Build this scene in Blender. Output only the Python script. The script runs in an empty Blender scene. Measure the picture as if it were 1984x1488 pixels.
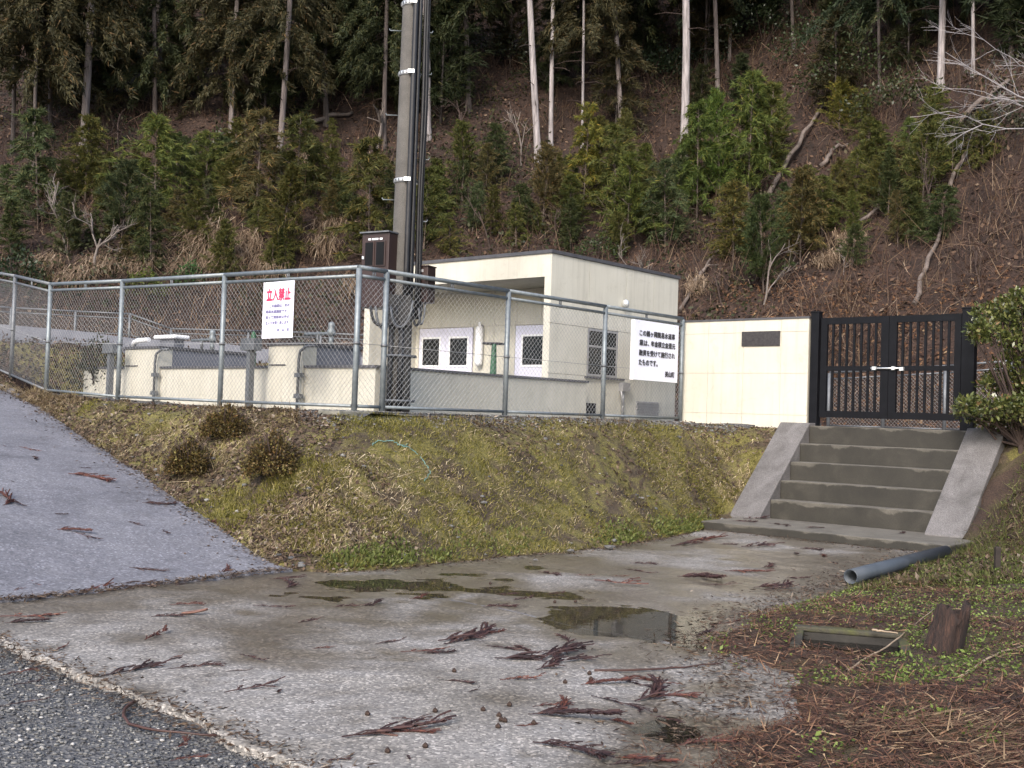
import bpy, math, random
import numpy as np
from mathutils import Vector, Matrix

R_ = math.radians
SC = bpy.context.scene
COL = SC.collection

# ------------------------------------------------------------------ camera, sky, sun, exposure
H = 1.24                                   # eye height above the concrete apron
FOC = 2200.0                               # focal length in pixels of a 1984 px wide frame
TILT, ROLL, YAW = .028, .033, .715         # pitch up, camera roll, yaw of the compound's axes
FWD = np.array([0, math.cos(TILT), math.sin(TILT)])
UP0 = np.array([0, -math.sin(TILT), math.cos(TILT)])
RT0 = np.array([1., 0, 0])
UPV = UP0 * math.cos(ROLL) - RT0 * math.sin(ROLL)
RTV = RT0 * math.cos(ROLL) + UP0 * math.sin(ROLL)
cd = bpy.data.cameras.new('camera')
cam = bpy.data.objects.new('camera', cd); COL.objects.link(cam)
cd.sensor_fit = 'HORIZONTAL'; cd.sensor_width = 36.0; cd.lens = 36.0 * FOC / 1984
cd.clip_start = .05; cd.clip_end = 600
cam.matrix_world = Matrix(((RTV[0], UPV[0], -FWD[0], 0), (RTV[1], UPV[1], -FWD[1], 0), (RTV[2], UPV[2], -FWD[2], H), (0, 0, 0, 1)))
SC.camera = cam

SUN_EL, SUN_AZ = R_(37), R_(199)           # azimuth clockwise from +Y: behind the camera, to the left
wd = bpy.data.worlds.new('World'); SC.world = wd; wd.use_nodes = True
nt = wd.node_tree; nt.nodes.clear()
sky = nt.nodes.new('ShaderNodeTexSky'); sky.sky_type = 'NISHITA'; sky.sun_disc = False
sky.sun_elevation = SUN_EL; sky.sun_rotation = SUN_AZ; sky.air_density = 1.0; sky.dust_density = 3.0; sky.ozone_density = 1.0
bg = nt.nodes.new('ShaderNodeBackground'); bg.inputs['Strength'].default_value = .15
wo = nt.nodes.new('ShaderNodeOutputWorld')
nt.links.new(sky.outputs[0], bg.inputs[0]); nt.links.new(bg.outputs[0], wo.inputs[0])
sl = bpy.data.lights.new('sun', 'SUN'); sl.energy = 1.12; sl.angle = R_(14); sl.color = (1, .96, .9)
so = bpy.data.objects.new('sun', sl); COL.objects.link(so)
sd = Vector((math.sin(SUN_AZ) * math.cos(SUN_EL), math.cos(SUN_AZ) * math.cos(SUN_EL), math.sin(SUN_EL)))
so.rotation_euler = sd.to_track_quat('Z', 'Y').to_euler(); so.location = sd * 60
vs = SC.view_settings; vs.view_transform = 'Standard'; vs.look = 'None'; vs.gamma = 1; vs.use_curve_mapping = False
vs.exposure = 1.34

# ------------------------------------------------------------------ frames and helpers
U = np.array([math.sin(YAW), math.cos(YAW), 0])      # along the right-hand fence, into the picture
V = np.array([math.cos(YAW), -math.sin(YAW), 0])     # along the left-hand fence, towards the right
def ray(x, y):
    d = RTV * (x - 992) / FOC + UPV * (744 - y) / FOC + FWD
    return d / d[1]
EYE = np.array([0, 0, H])
def at_d(x, y, D): return EYE + ray(x, y) * D
def at_z(x, y, z):
    d = ray(x, y); return EYE + d * ((z - H) / d[2])
def at_n(x, y, P, n):
    d = ray(x, y); return EYE + d * (((P - EYE) @ n) / (d @ n))
C0 = at_d(686, 797, 11.4); C0[2] = 0
def F(v, u, z=0.):                                    # compound frame -> world, z above the apron
    return C0 + V * v + U * u + np.array([0, 0, z])
def vu(p): q = np.asarray(p) - C0; return q @ V, q @ U
PAD = H + .0
rng = np.random.default_rng(7)

class Noise:
    """smooth value noise on a lattice"""
    def __init__(s, seed): s.t = np.random.default_rng(seed).uniform(-1, 1, (256, 256))
    def __call__(s, x, y):
        x = np.asarray(x, float); y = np.asarray(y, float)
        i = np.floor(x).astype(int); j = np.floor(y).astype(int); a = x - i; b = y - j
        a = a * a * (3 - 2 * a); b = b * b * (3 - 2 * b); g = lambda p, q: s.t[p % 256, q % 256]
        return (g(i, j) * (1 - a) + g(i + 1, j) * a) * (1 - b) + (g(i, j + 1) * (1 - a) + g(i + 1, j + 1) * a) * b
N1, N2, N3 = Noise(1), Noise(2), Noise(3)
def fbm(x, y, o=4): return sum(.5 ** k * (N1, N2, N3)[k % 3](np.asarray(x) * 2 ** k + 17 * k, np.asarray(y) * 2 ** k) for k in range(o))
def sstep(a, b, x): t = np.clip((np.asarray(x, float) - a) / (b - a), 0, 1); return t * t * (3 - 2 * t)

ORG = {}
def tag(o, label=None, cat=None, group=None, kind=None):
    if label: o['label'] = label
    if cat: o['category'] = cat
    if group: o['group'] = group
    if kind: o['kind'] = kind
    return o
def thing(name, loc, label, cat, group=None):
    o = bpy.data.objects.new(name, None); COL.objects.link(o); o.empty_display_size = .2
    o.location = [float(c) for c in loc]; ORG[o.name] = np.asarray(loc, float)
    return tag(o, label, cat, group)

def link_mesh(name, me, mat, parent=None, loc=None):
    o = bpy.data.objects.new(name, me); COL.objects.link(o)
    if mat is not None:
        for m in (mat if isinstance(mat, (list, tuple)) else [mat]): me.materials.append(m)
    if parent is not None: o.parent = parent; ORG[o.name] = ORG[parent.name]
    else:
        l = np.zeros(3) if loc is None else np.asarray(loc, float)
        o.location = [float(c) for c in l]; ORG[o.name] = l
    return o

class MB:
    def __init__(s): s.v = []; s.f = []; s.sm = []; s.mi = []
    def add(s, vs, fs, smooth=False, mi=0):
        b = len(s.v); s.v += [tuple(map(float, p)) for p in vs]
        for f in fs: s.f.append(tuple(b + i for i in f)); s.sm.append(smooth); s.mi.append(mi)
        return s
    def hexa(s, p, mi=0):                              # 8 corners: bottom ring, top ring
        return s.add(p, [(3, 2, 1, 0), (4, 5, 6, 7), (0, 1, 5, 4), (1, 2, 6, 5), (2, 3, 7, 6), (3, 0, 4, 7)], mi=mi)
    def box(s, v0, v1, u0, u1, z0, z1, mi=0):          # box in the compound frame
        return s.hexa([F(v0, u0, z0), F(v1, u0, z0), F(v1, u1, z0), F(v0, u1, z0), F(v0, u0, z1), F(v1, u0, z1), F(v1, u1, z1), F(v0, u1, z1)], mi)
    def obox(s, c, a, b, w, mi=0):                     # centre and three half-axes
        c = np.asarray(c); a = np.asarray(a); b = np.asarray(b); w = np.asarray(w)
        return s.hexa([c - a - b - w, c + a - b - w, c + a + b - w, c - a + b - w, c - a - b + w, c + a - b + w, c + a + b + w, c - a + b + w], mi)
    def tube(s, pts, r, n=8, cap=True, mi=0):
        pts = [np.asarray(p, float) for p in pts]; k = len(pts); r = [r] * k if np.isscalar(r) else list(r)
        rings = []; prev = None
        for i in range(k):
            d = pts[min(i + 1, k - 1)] - pts[max(i - 1, 0)]; d = d / (np.linalg.norm(d) + 1e-9)
            if prev is None:
                a = np.cross(d, [0, 0, 1.] if abs(d[2]) < .9 else [1., 0, 0])
            else: a = prev - d * (prev @ d)
            a = a / (np.linalg.norm(a) + 1e-9); prev = a; b = np.cross(d, a)
            rings.append([pts[i] + r[i] * (a * math.cos(t) + b * math.sin(t)) for t in np.linspace(0, 2 * math.pi, n, endpoint=False)])
        vs = [p for ring in rings for p in ring]
        fs = [(i * n + j, i * n + (j + 1) % n, (i + 1) * n + (j + 1) % n, (i + 1) * n + j) for i in range(k - 1) for j in range(n)]
        s.add(vs, fs, n > 4, mi)
        if cap:
            b = len(s.v) - k * n
            s.f += [tuple(b + j for j in range(n))[::-1], tuple(b + (k - 1) * n + j for j in range(n))]; s.sm += [False, False]; s.mi += [mi, mi]
        return s
    def lathe(s, c, prof, n=20, mi=0, smooth=True):    # profile of (radius, z) about a vertical axis at c
        vs = [np.asarray(c) + np.array([r * math.cos(t), r * math.sin(t), z]) for r, z in prof for t in np.linspace(0, 2 * math.pi, n, endpoint=False)]
        k = len(prof)
        s.add(vs, [(i * n + j, i * n + (j + 1) % n, (i + 1) * n + (j + 1) % n, (i + 1) * n + j) for i in range(k - 1) for j in range(n)], smooth, mi)
        b = len(s.v) - k * n
        s.f += [tuple(b + j for j in range(n))[::-1], tuple(b + (k - 1) * n + j for j in range(n))]; s.sm += [False, False]; s.mi += [mi, mi]
        return s
    def grid(s, P, smooth=True, mi=0):                 # P (a, b, 3)
        a, b = P.shape[:2]
        return s.add(P.reshape(-1, 3), [(i * b + j, (i + 1) * b + j, (i + 1) * b + j + 1, i * b + j + 1) for i in range(a - 1) for j in range(b - 1)], smooth, mi)
    def build(s, name, mat, parent=None, loc=None, bevel=0, kind=None):
        me = bpy.data.meshes.new(name)
        o0 = ORG[parent.name] if parent is not None else (np.zeros(3) if loc is None else np.asarray(loc, float))
        me.from_pydata((np.array(s.v) - o0).tolist(), [], s.f)
        me.polygons.foreach_set('use_smooth', s.sm); me.polygons.foreach_set('material_index', s.mi)
        me.update()
        o = link_mesh(name, me, mat, parent, loc)
        if bevel:
            m = o.modifiers.new('bevel', 'BEVEL'); m.width = bevel; m.segments = 2; m.limit_method = 'ANGLE'
        if kind: o['kind'] = kind
        return o

def soup_mesh(name, A):
    """A (n, k, 3): n separate k-gons, fast"""
    A = np.ascontiguousarray(A, dtype=np.float32); n, k = A.shape[:2]
    me = bpy.data.meshes.new(name)
    me.vertices.add(n * k); me.vertices.foreach_set('co', A.reshape(-1))
    me.loops.add(n * k); me.loops.foreach_set('vertex_index', np.arange(n * k, dtype=np.int32))
    me.polygons.add(n); me.polygons.foreach_set('loop_start', np.arange(0, n * k, k, dtype=np.int32))
    me.update(calc_edges=True)
    return me
def soup(name, A, mat, parent=None, loc=None, kind='stuff'):
    if loc is not None: A = A - np.asarray(loc)
    if parent is not None: A = A - ORG[parent.name]
    o = link_mesh(name, soup_mesh(name, A), mat, parent, loc)
    if kind: o['kind'] = kind
    return o
def unit(a): return a / (np.linalg.norm(a, axis=-1, keepdims=True) + 1e-9)
def rnd_dirs(n, g=rng): return unit(g.normal(size=(n, 3)))
def leaves(P, D, Nn, L, W):
    """kite-shaped leaves at P along D, lying across Nn"""
    S = unit(np.cross(D, Nn)); L = np.asarray(L).reshape(-1, 1); W = np.asarray(W).reshape(-1, 1)
    return np.stack([P, P + D * L * .45 + S * W, P + D * L, P + D * L * .45 - S * W], 1)
def blades(P, D, Nn, L, W):
    S = unit(np.cross(D, Nn)); L = np.asarray(L).reshape(-1, 1); W = np.asarray(W).reshape(-1, 1)
    return np.stack([P - S * W, P + S * W, P + D * L], 1)

def copy_tree(o, loc, rz, sc, tint, label, group=None, cat=None, tilt=(0, 0)):
    r = o.copy(); COL.objects.link(r); r.location = [float(c) for c in loc]; r.rotation_euler = (tilt[0], tilt[1], rz); r.scale = (sc, sc, sc) if np.isscalar(sc) else sc
    tag(r, label, cat, group); r.color = tint
    for ch in o.children:
        c = ch.copy(); COL.objects.link(c); c.parent = r; c.color = tint
    return r

# ------------------------------------------------------------------ materials
def new_mat(name):
    m = bpy.data.materials.new(name); m.use_nodes = True; nt = m.node_tree
    return m, nt, nt.nodes['Principled BSDF'], nt.nodes['Material Output']
def N(nt, t, **kw):
    n = nt.nodes.new(t)
    for k, v in kw.items():
        if k in n.inputs: n.inputs[k].default_value = v
        else: setattr(n, k, v)
    return n
def ramp(nt, fac, stops):
    r = N(nt, 'ShaderNodeValToRGB'); e = r.color_ramp.elements
    while len(e) < len(stops): e.new(.5)
    for i, (p, c) in enumerate(stops): e[i].position = p; e[i].color = (*c, 1) if len(c) == 3 else c
    nt.links.new(fac, r.inputs[0]); return r.outputs[0]
def mix(nt, fac, a, b, mode='MIX'):
    m = N(nt, 'ShaderNodeMix', data_type='RGBA', blend_type=mode)
    for s, v in ((0, fac), (6, a), (7, b)):
        if hasattr(v, 'is_linked') or isinstance(v, bpy.types.NodeSocket): nt.links.new(v, m.inputs[s])
        else: m.inputs[s].default_value = v if s == 0 else (*v, 1)
    return m.outputs[2]
def noise(nt, scale, detail=6, rough=.6, co=None, dist=0):
    n = N(nt, 'ShaderNodeTexNoise', Scale=scale, Detail=detail, Roughness=rough, Distortion=dist)
    if co is not None: nt.links.new(co, n.inputs['Vector'])
    return n.outputs[0]
def objco(nt): return N(nt, 'ShaderNodeTexCoord').outputs['Object']
def bump(nt, bsdf, h, st, dist=.01):
    b = N(nt, 'ShaderNodeBump', Strength=st, Distance=dist); nt.links.new(h, b.inputs['Height']); nt.links.new(b.outputs[0], bsdf.inputs['Normal'])
def surf(name, stops, scale=4, rough=.8, metal=0, bs=0, bscale=60, detail=8, spec=.4, fine=None, dist=0, bdist=.01):
    m, nt, b, o = new_mat(name); co = objco(nt)
    c = ramp(nt, noise(nt, scale, detail, .62, co, dist), stops)
    if fine:                                              # (scale, darkness) speckle
        c = mix(nt, fine[1], c, ramp(nt, noise(nt, fine[0], 2, .5, co), [(.35, (.25, .25, .25)), (.65, (1.6, 1.6, 1.6))]), 'MULTIPLY')
    nt.links.new(c, b.inputs['Base Color'])
    b.inputs['Roughness'].default_value = rough; b.inputs['Metallic'].default_value = metal; b.inputs['Specular IOR Level'].default_value = spec
    if bs: bump(nt, b, noise(nt, bscale, 4, .6, co), bs, bdist)
    return m
def leafmat(name, stops, trans=.25, rough=.6, tint=False, spec=.3):
    """foliage: colour varies from leaf to leaf; tint multiplies in the object's own colour"""
    m, nt, b, o = new_mat(name)
    g = N(nt, 'ShaderNodeNewGeometry'); c = ramp(nt, g.outputs['Random Per Island'], stops)
    if tint:
        oi = N(nt, 'ShaderNodeObjectInfo'); c = mix(nt, 1., c, oi.outputs['Color'], 'MULTIPLY')
    nt.links.new(c, b.inputs['Base Color']); b.inputs['Roughness'].default_value = rough; b.inputs['Specular IOR Level'].default_value = spec
    if trans:
        t = N(nt, 'ShaderNodeBsdfTranslucent'); nt.links.new(c, t.inputs[0]); x = N(nt, 'ShaderNodeMixShader'); x.inputs[0].default_value = trans
        nt.links.new(b.outputs[0], x.inputs[1]); nt.links.new(t.outputs[0], x.inputs[2]); nt.links.new(x.outputs[0], o.inputs[0])
    return m

GALV = surf('galvanised steel', [(.3, (.13, .15, .16)), (.7, (.22, .245, .26))], 14, .5, .45, .1, 90)
GALVD = surf('weathered galvanised steel', [(.3, (.10, .105, .115)), (.7, (.17, .18, .19))], 14, .55, .5, .1, 90)
WIRE = surf('fence wire', [(.3, (.24, .245, .25)), (.7, (.36, .365, .365))], 10, .55, .4)
ZINC = surf('bright zinc', [(.3, (.55, .57, .58)), (.7, (.75, .77, .78))], 10, .3, .6)
def cream_mat():
    m, nt, b, o = new_mat('cream render'); co = objco(nt)
    c = ramp(nt, noise(nt, 1.6, 8, .62, co), [(.25, (.455, .435, .372)), (.6, (.515, .495, .427)), (.8, (.54, .522, .458))])
    mp = N(nt, 'ShaderNodeMapping'); mp.inputs['Scale'].default_value = (9, 9, .55); nt.links.new(co, mp.inputs[0])
    c = mix(nt, .8, c, ramp(nt, noise(nt, 1., 7, .7, mp.outputs[0], .3), [(.32, (.80, .795, .78)), (.48, (.97, .97, .965)), (.7, (1.03, 1.03, 1.03))]), 'MULTIPLY')
    c = mix(nt, .5, c, ramp(nt, noise(nt, 4, 9, .75, co, 1.), [(.3, (.72, .70, .66)), (.45, (1, 1, 1)), (.7, (1.02, 1.02, 1.02))]), 'MULTIPLY')
    nt.links.new(c, b.inputs['Base Color']); b.inputs['Roughness'].default_value = .85; bump(nt, b, noise(nt, 220, 4, .6, co), .3, .01); return m
CREAM = cream_mat()
CREAMD = surf('weathered cream render', [(.25, (.44, .43, .38)), (.6, (.55, .54, .48)), (.8, (.6, .58, .52))], 2.2, .85, 0, .25, 260, fine=(180, .15))
JOINT = surf('panel joint', [(.3, (.36, .34, .28)), (.7, (.48, .45, .38))], 5, .9)
COPING = surf('dark coping', [(.3, (.045, .045, .052)), (.7, (.08, .08, .088))], 6, .6, 0, .2, 80)
SLATE = surf('blue-grey coating', [(.3, (.10, .107, .135)), (.7, (.155, .162, .19))], 3, .7, 0, .2, 60)
DOOR = surf('lavender white door paint', [(.3, (.56, .56, .68)), (.7, (.64, .64, .76))], 3, .45)
ALU = surf('aluminium frame', [(.3, (.30, .30, .31)), (.7, (.42, .42, .43))], 8, .4, .5)
DGLASS = surf('dark glass', [(.3, (.008, .009, .01)), (.7, (.018, .02, .021))], 3, .18, spec=.35)
MGLASS = surf('smoked window', [(.3, (.004, .004, .005)), (.7, (.008, .008, .009))], 3, .35, spec=.12)
BLACK = surf('black gate paint', [(.3, (.003, .0034, .005)), (.7, (.006, .0065, .009))], 8, .55, 0, .1, 120, spec=.15)
PLAQ = surf('plaque stone', [(.3, (.02, .018, .02)), (.7, (.05, .045, .045))], 30, .4)
POLE = surf('pole concrete', [(.3, (.07, .066, .061)), (.7, (.11, .104, .096))], 5, .85, 0, .3, 140, fine=(160, .35))
BROWN = surf('dark brown enamel', [(.3, (.026, .014, .013)), (.7, (.038, .021, .019))], 5, .4)
RUBBER = surf('black cable', [(.3, (.008, .008, .01)), (.7, (.02, .02, .022))], 10, .5)
GREENP = surf('green valve paint', [(.3, (.015, .07, .035)), (.7, (.03, .11, .055))], 8, .5)
WHITEP = surf('white paint', [(.3, (.7, .71, .74)), (.7, (.8, .81, .83))], 5, .5)
SIGNW = surf('sign white', [(.3, (.68, .69, .8)), (.7, (.76, .77, .86))], 2, .4)
RED = surf('sign red', [(.3, (.6, .02, .07)), (.7, (.66, .03, .09))], 5, .5)
INK = surf('sign ink', [(.3, (.02, .02, .03)), (.7, (.05, .05, .06))], 5, .5)
INKB = surf('sign blue ink', [(.3, (.14, .13, .25)), (.7, (.2, .19, .32))], 5, .5)
CONC0 = surf('stair concrete', [(.3, (.10, .093, .08)), (.55, (.155, .143, .122)), (.75, (.2, .185, .16))], 2.6, .75, 0, .35, 120, fine=(120, .3), dist=.6)
def stair_mat():
    m, nt, b, o = new_mat('stair concrete'); co = objco(nt)
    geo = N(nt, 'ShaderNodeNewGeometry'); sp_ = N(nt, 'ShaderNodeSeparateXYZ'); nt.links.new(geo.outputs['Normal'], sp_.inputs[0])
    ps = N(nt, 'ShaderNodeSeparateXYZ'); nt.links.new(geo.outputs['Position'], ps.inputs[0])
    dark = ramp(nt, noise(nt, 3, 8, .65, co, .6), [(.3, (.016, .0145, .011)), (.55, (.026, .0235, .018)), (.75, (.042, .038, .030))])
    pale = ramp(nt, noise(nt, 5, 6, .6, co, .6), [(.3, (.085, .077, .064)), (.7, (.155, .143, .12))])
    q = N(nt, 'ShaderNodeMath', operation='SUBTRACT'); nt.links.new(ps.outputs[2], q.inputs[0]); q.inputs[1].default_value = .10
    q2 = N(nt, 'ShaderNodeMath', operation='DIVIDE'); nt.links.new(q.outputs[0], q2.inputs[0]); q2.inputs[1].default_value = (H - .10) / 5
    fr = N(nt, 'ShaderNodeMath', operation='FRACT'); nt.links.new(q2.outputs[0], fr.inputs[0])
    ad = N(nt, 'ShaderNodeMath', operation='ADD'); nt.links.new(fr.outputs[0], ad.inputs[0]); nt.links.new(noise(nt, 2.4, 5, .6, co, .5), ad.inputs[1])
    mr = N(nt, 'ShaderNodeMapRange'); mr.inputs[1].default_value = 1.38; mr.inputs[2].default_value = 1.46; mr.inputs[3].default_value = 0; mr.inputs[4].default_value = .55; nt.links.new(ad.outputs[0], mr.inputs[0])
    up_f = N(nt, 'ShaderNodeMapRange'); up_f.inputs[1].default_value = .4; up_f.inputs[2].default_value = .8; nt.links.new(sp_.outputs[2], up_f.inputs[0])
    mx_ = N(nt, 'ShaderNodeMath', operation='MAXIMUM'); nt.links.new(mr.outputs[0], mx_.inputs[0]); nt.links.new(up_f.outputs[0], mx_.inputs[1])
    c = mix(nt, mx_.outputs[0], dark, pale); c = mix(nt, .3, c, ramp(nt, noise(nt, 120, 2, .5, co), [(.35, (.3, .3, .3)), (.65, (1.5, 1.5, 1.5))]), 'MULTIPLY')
    nt.links.new(c, b.inputs['Base Color']); b.inputs['Roughness'].default_value = .7; bump(nt, b, noise(nt, 110, 4, .6, co), .35, .01); return m
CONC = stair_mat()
STRING = surf('stringer concrete', [(.25, (.055, .052, .047)), (.45, (.105, .099, .097)), (.7, (.15, .142, .142))], 2.6, .7, 0, .4, 90, fine=(90, .35), dist=.9)
FOOT = surf('footing concrete', [(.3, (.1, .1, .085)), (.7, (.2, .19, .16))], 8, .9, 0, .4, 80)
PIPE = surf('grey plastic pipe', [(.3, (.034, .042, .052)), (.7, (.06, .07, .084))], 4, .4)
BARK = leafmat('conifer bark', [(0, (1, 1, 1)), (1, (1, 1, 1))], 0, .9, True)

def bark_mat(name, a, b2):
    m, nt, b, o = new_mat(name); co = objco(nt)
    mp = N(nt, 'ShaderNodeMapping'); mp.inputs['Scale'].default_value = (14, 14, 1.2); nt.links.new(co, mp.inputs[0])
    c = ramp(nt, noise(nt, 1.5, 8, .65, mp.outputs[0]), [(.3, a), (.7, b2)])
    oi = N(nt, 'ShaderNodeObjectInfo'); c = mix(nt, 1., c, oi.outputs['Color'], 'MULTIPLY')
    nt.links.new(c, b.inputs['Base Color']); b.inputs['Roughness'].default_value = .9
    bump(nt, b, noise(nt, 3, 6, .6, mp.outputs[0]), .6, .03); return m
BARK = bark_mat('conifer bark', (.10, .09, .085), (.40, .37, .36))
TWIG = surf('bare twig bark', [(.3, (.09, .075, .067)), (.7, (.21, .18, .165))], 6, .9)
TWIGD = surf('dark twig bark', [(.3, (.03, .02, .018)), (.7, (.07, .048, .04))], 6, .9)
LOGM = surf('fallen log wood', [(.3, (.06, .048, .043)), (.7, (.17, .14, .125))], 5, .9, 0, .5, 40)

# ------------------------------------------------------------------ the setting: apron, road, gravel, bank, yard, hill
G0, G1 = at_z(0, 1245, 0), at_z(600, 1488, 0)
E1 = unit(G1 - G0); E2 = np.array([-E1[1], E1[0], 0])           # along / across the apron's gravel edge
RA, RB = at_z(0, 1170, 0), at_z(560, 1108, 0)                    # joint between apron and asphalt
RD = unit(RB - RA); RN = np.array([-RD[1], RD[0], 0]); RS = .16  # road climbs along RN
def road_z(x, y): return RS * ((x - RB[0]) * RN[0] + (y - RB[1]) * RN[1])
RNV = unit(np.array([-RS * RN[0], -RS * RN[1], 1.]))
def at_road(x, y): return at_n(x, y, RB, RNV)

DIPS = [(760, 1128, .55, .020), (900, 1130, .6, .018), (1080, 1150, .55, .014), (1000, 1100, .5, .012), (1200, 1215, .50, .026), (1290, 1200, .42, .026),
        (1130, 1190, .40, .018), (1230, 1120, .55, .010), (1330, 1250, .28, .016), (620, 1150, .5, .012), (1200, 1270, .3, .013), (1480, 1090, .7, .006), (700, 1230, .5, .008), (1330, 1400, .4, .010), (1250, 1440, .35, .008)]
DIPW = [(at_z(x, y, 0), r, d) for x, y, r, d in DIPS]
WATER = -.007
def apron_z(x, y):
    z = .004 + .0062 * fbm(x * 1.3, y * 1.3, 4) + .0048 * fbm(x * 4.5, y * 4.5, 4) + .0022 * fbm(x * 15, y * 15, 2)
    for p, r, d in DIPW: z = z - .62 * d * np.exp(-(((x - p[0]) ** 2 + (y - p[1]) ** 2) / r ** 2) * 1.3)
    return z
s_ = np.concatenate([np.linspace(-9, -1, 40), np.linspace(-.95, 7, 160), np.linspace(7.3, 14, 20)]); t_ = np.concatenate([[0, .004], np.linspace(.04, 9.5, 200), np.linspace(9.7, 14, 20)])
SS, TT = np.meshgrid(s_, t_, indexing='ij')
edge = .035 * fbm(s_ * 2.2, s_ * 0 + 3, 4)
TE = TT + edge[:, None] * np.exp(-TT * 3)
AX = G0[0] + SS * E1[0] + TE * E2[0]; AY = G0[1] + SS * E1[1] + TE * E2[1]
AZ = apron_z(AX, AY); AZ[:, 0] = -.12
PIT = at_z(1648, 1232, .06); PITU = unit(np.array([.96, -.28, 0])); PITV = np.array([-PITU[1], PITU[0], 0])
def in_pit(x, y, m=0.):
    pu = (x - PIT[0]) * PITU[0] + (y - PIT[1]) * PITU[1]; pv = (x - PIT[0]) * PITV[0] + (y - PIT[1]) * PITV[1]
    return (np.abs(pu) < .26 + m) & (pv > -.30 - m) & (pv < .15 + m)
AZ = np.where(in_pit(AX, AY, .1), -.42, AZ)
mb = MB(); mb.grid(np.stack([AX, AY, AZ], -1))
def apron_mat():
    m, nt, b, o = new_mat('apron concrete'); co = objco(nt)
    at = N(nt, 'ShaderNodeAttribute', attribute_name='wet'); wet = at.outputs['Fac']
    lg = noise(nt, 1.1, 8, .65, co, .5)
    base = ramp(nt, lg, [(.3, (.165, .152, .134)), (.5, (.218, .205, .19)), (.7, (.272, .263, .255))])
    vo = N(nt, 'ShaderNodeTexVoronoi', Scale=95.); nt.links.new(co, vo.inputs['Vector'])
    agg = ramp(nt, N_sep(nt, vo.outputs['Color']), [(.0, (.32, .31, .32)), (.45, (.8, .8, .8)), (.8, (1.15, 1.13, 1.1)), (1., (2.3, 2.25, 2.2))])
    base = mix(nt, .75, base, agg, 'MULTIPLY')
    wetc = mix(nt, 1., base, ramp(nt, noise(nt, 1.7, 6, .6, co, .6), [(.35, (.37, .32, .24)), (.65, (.54, .485, .405))]), 'MULTIPLY')
    c = mix(nt, wet, base, wetc)
    nt.links.new(c, b.inputs['Base Color'])
    r = N(nt, 'ShaderNodeMapRange'); r.inputs[3].default_value = .85; r.inputs[4].default_value = .2; nt.links.new(wet, r.inputs[0]); nt.links.new(r.outputs[0], b.inputs['Roughness'])
    bump(nt, b, N_sep(nt, vo.outputs['Color']), .35, .004)
    return m
def N_sep(nt, c):
    s = N(nt, 'ShaderNodeSeparateColor'); nt.links.new(c, s.inputs[0]); return s.outputs[0]
APRON = apron_mat()
apron = mb.build('concrete_apron', APRON); tag(apron, kind='structure')
wet = (1 - sstep(-.009, .006, AZ - .002 * fbm(AX * 3, AY * 3, 3))) * .95
wide = np.zeros_like(AX)
for p_, r_, d_ in DIPW: wide = np.maximum(wide, np.exp(-((AX - p_[0]) ** 2 + (AY - p_[1]) ** 2) / (r_ * 1.75) ** 2) * min(1, d_ / .014))
for x_, y_, r_ in ((450, 1190, 1.0), (250, 1230, .6), (1550, 1120, 1.0), (1400, 1130, .9), (1380, 1330, .35), (1300, 1470, .4), (600, 1200, .7), (950, 1190, .7)):
    p_ = at_z(x_, y_, 0); wide = np.maximum(wide, .75 * np.exp(-((AX - p_[0]) ** 2 + (AY - p_[1]) ** 2) / r_ ** 2))
wide = np.maximum(wide, .74 * sstep(5.0, 7.0, AY - .25 * AX) * (1 - .3 * sstep(10, 12.5, AY)))
wide = sstep(.22, .85, wide + .40 * fbm(AX * 1.6, AY * 1.6 + 5, 5))
wet = np.maximum(wet, .85 * wide); wet[:, :2] = 0
a = apron.data.attributes.new('wet', 'FLOAT', 'POINT'); a.data.foreach_set('value', wet.reshape(-1).astype(np.float32))
# puddle water: a flat sheet that shows wherever the slab dips below it
def water_mat():
    m, nt, b, o = new_mat('puddle water'); nt.nodes.remove(b)
    tr = N(nt, 'ShaderNodeBsdfTransparent'); tr.inputs[0].default_value = (.88, .86, .8, 1); gl = N(nt, 'ShaderNodeBsdfGlossy', Roughness=.02)
    fr = N(nt, 'ShaderNodeFresnel', IOR=1.33); x = N(nt, 'ShaderNodeMixShader')
    bp = N(nt, 'ShaderNodeBump', Strength=.12, Distance=.004); nt.links.new(noise(nt, 5, 3, .5, objco(nt)), bp.inputs['Height'])
    nt.links.new(bp.outputs[0], gl.inputs['Normal']); nt.links.new(fr.outputs[0], x.inputs[0]); nt.links.new(tr.outputs[0], x.inputs[1]); nt.links.new(gl.outputs[0], x.inputs[2]); nt.links.new(x.outputs[0], o.inputs[0]); return m
w0 = G0 + np.array([0, 0, WATER])
pw = [w0 + E1 * s + E2 * t for s, t in ((-2, .5), (6, .5), (6, 8), (-2, 8))]
tag(MB().add(pw, [(0, 1, 2, 3)]).build('puddle', water_mat()), kind='structure')
# joint groove across the slab
jp, jq = at_z(820, 1152, 0), at_z(1330, 1250, 0); jd = unit(jq - jp); jn = np.array([-jd[1], jd[0], 0])
mb = MB()
for k in range(24):
    a0, a1 = jp + (jq - jp) * k / 24, jp + (jq - jp) * (k + 1) / 24
    q = [a0 - jn * .005, a1 - jn * .005, a1 + jn * .005, a0 + jn * .005]
    mb.add([np.array([p[0], p[1], float(apron_z(p[0], p[1])) + .001]) for p in q], [(0, 1, 2, 3)])
mb.build('slab_joint', surf('joint filler', [(.3, (.16, .165, .19)), (.7, (.25, .255, .29))], 9, .6), apron)

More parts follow.
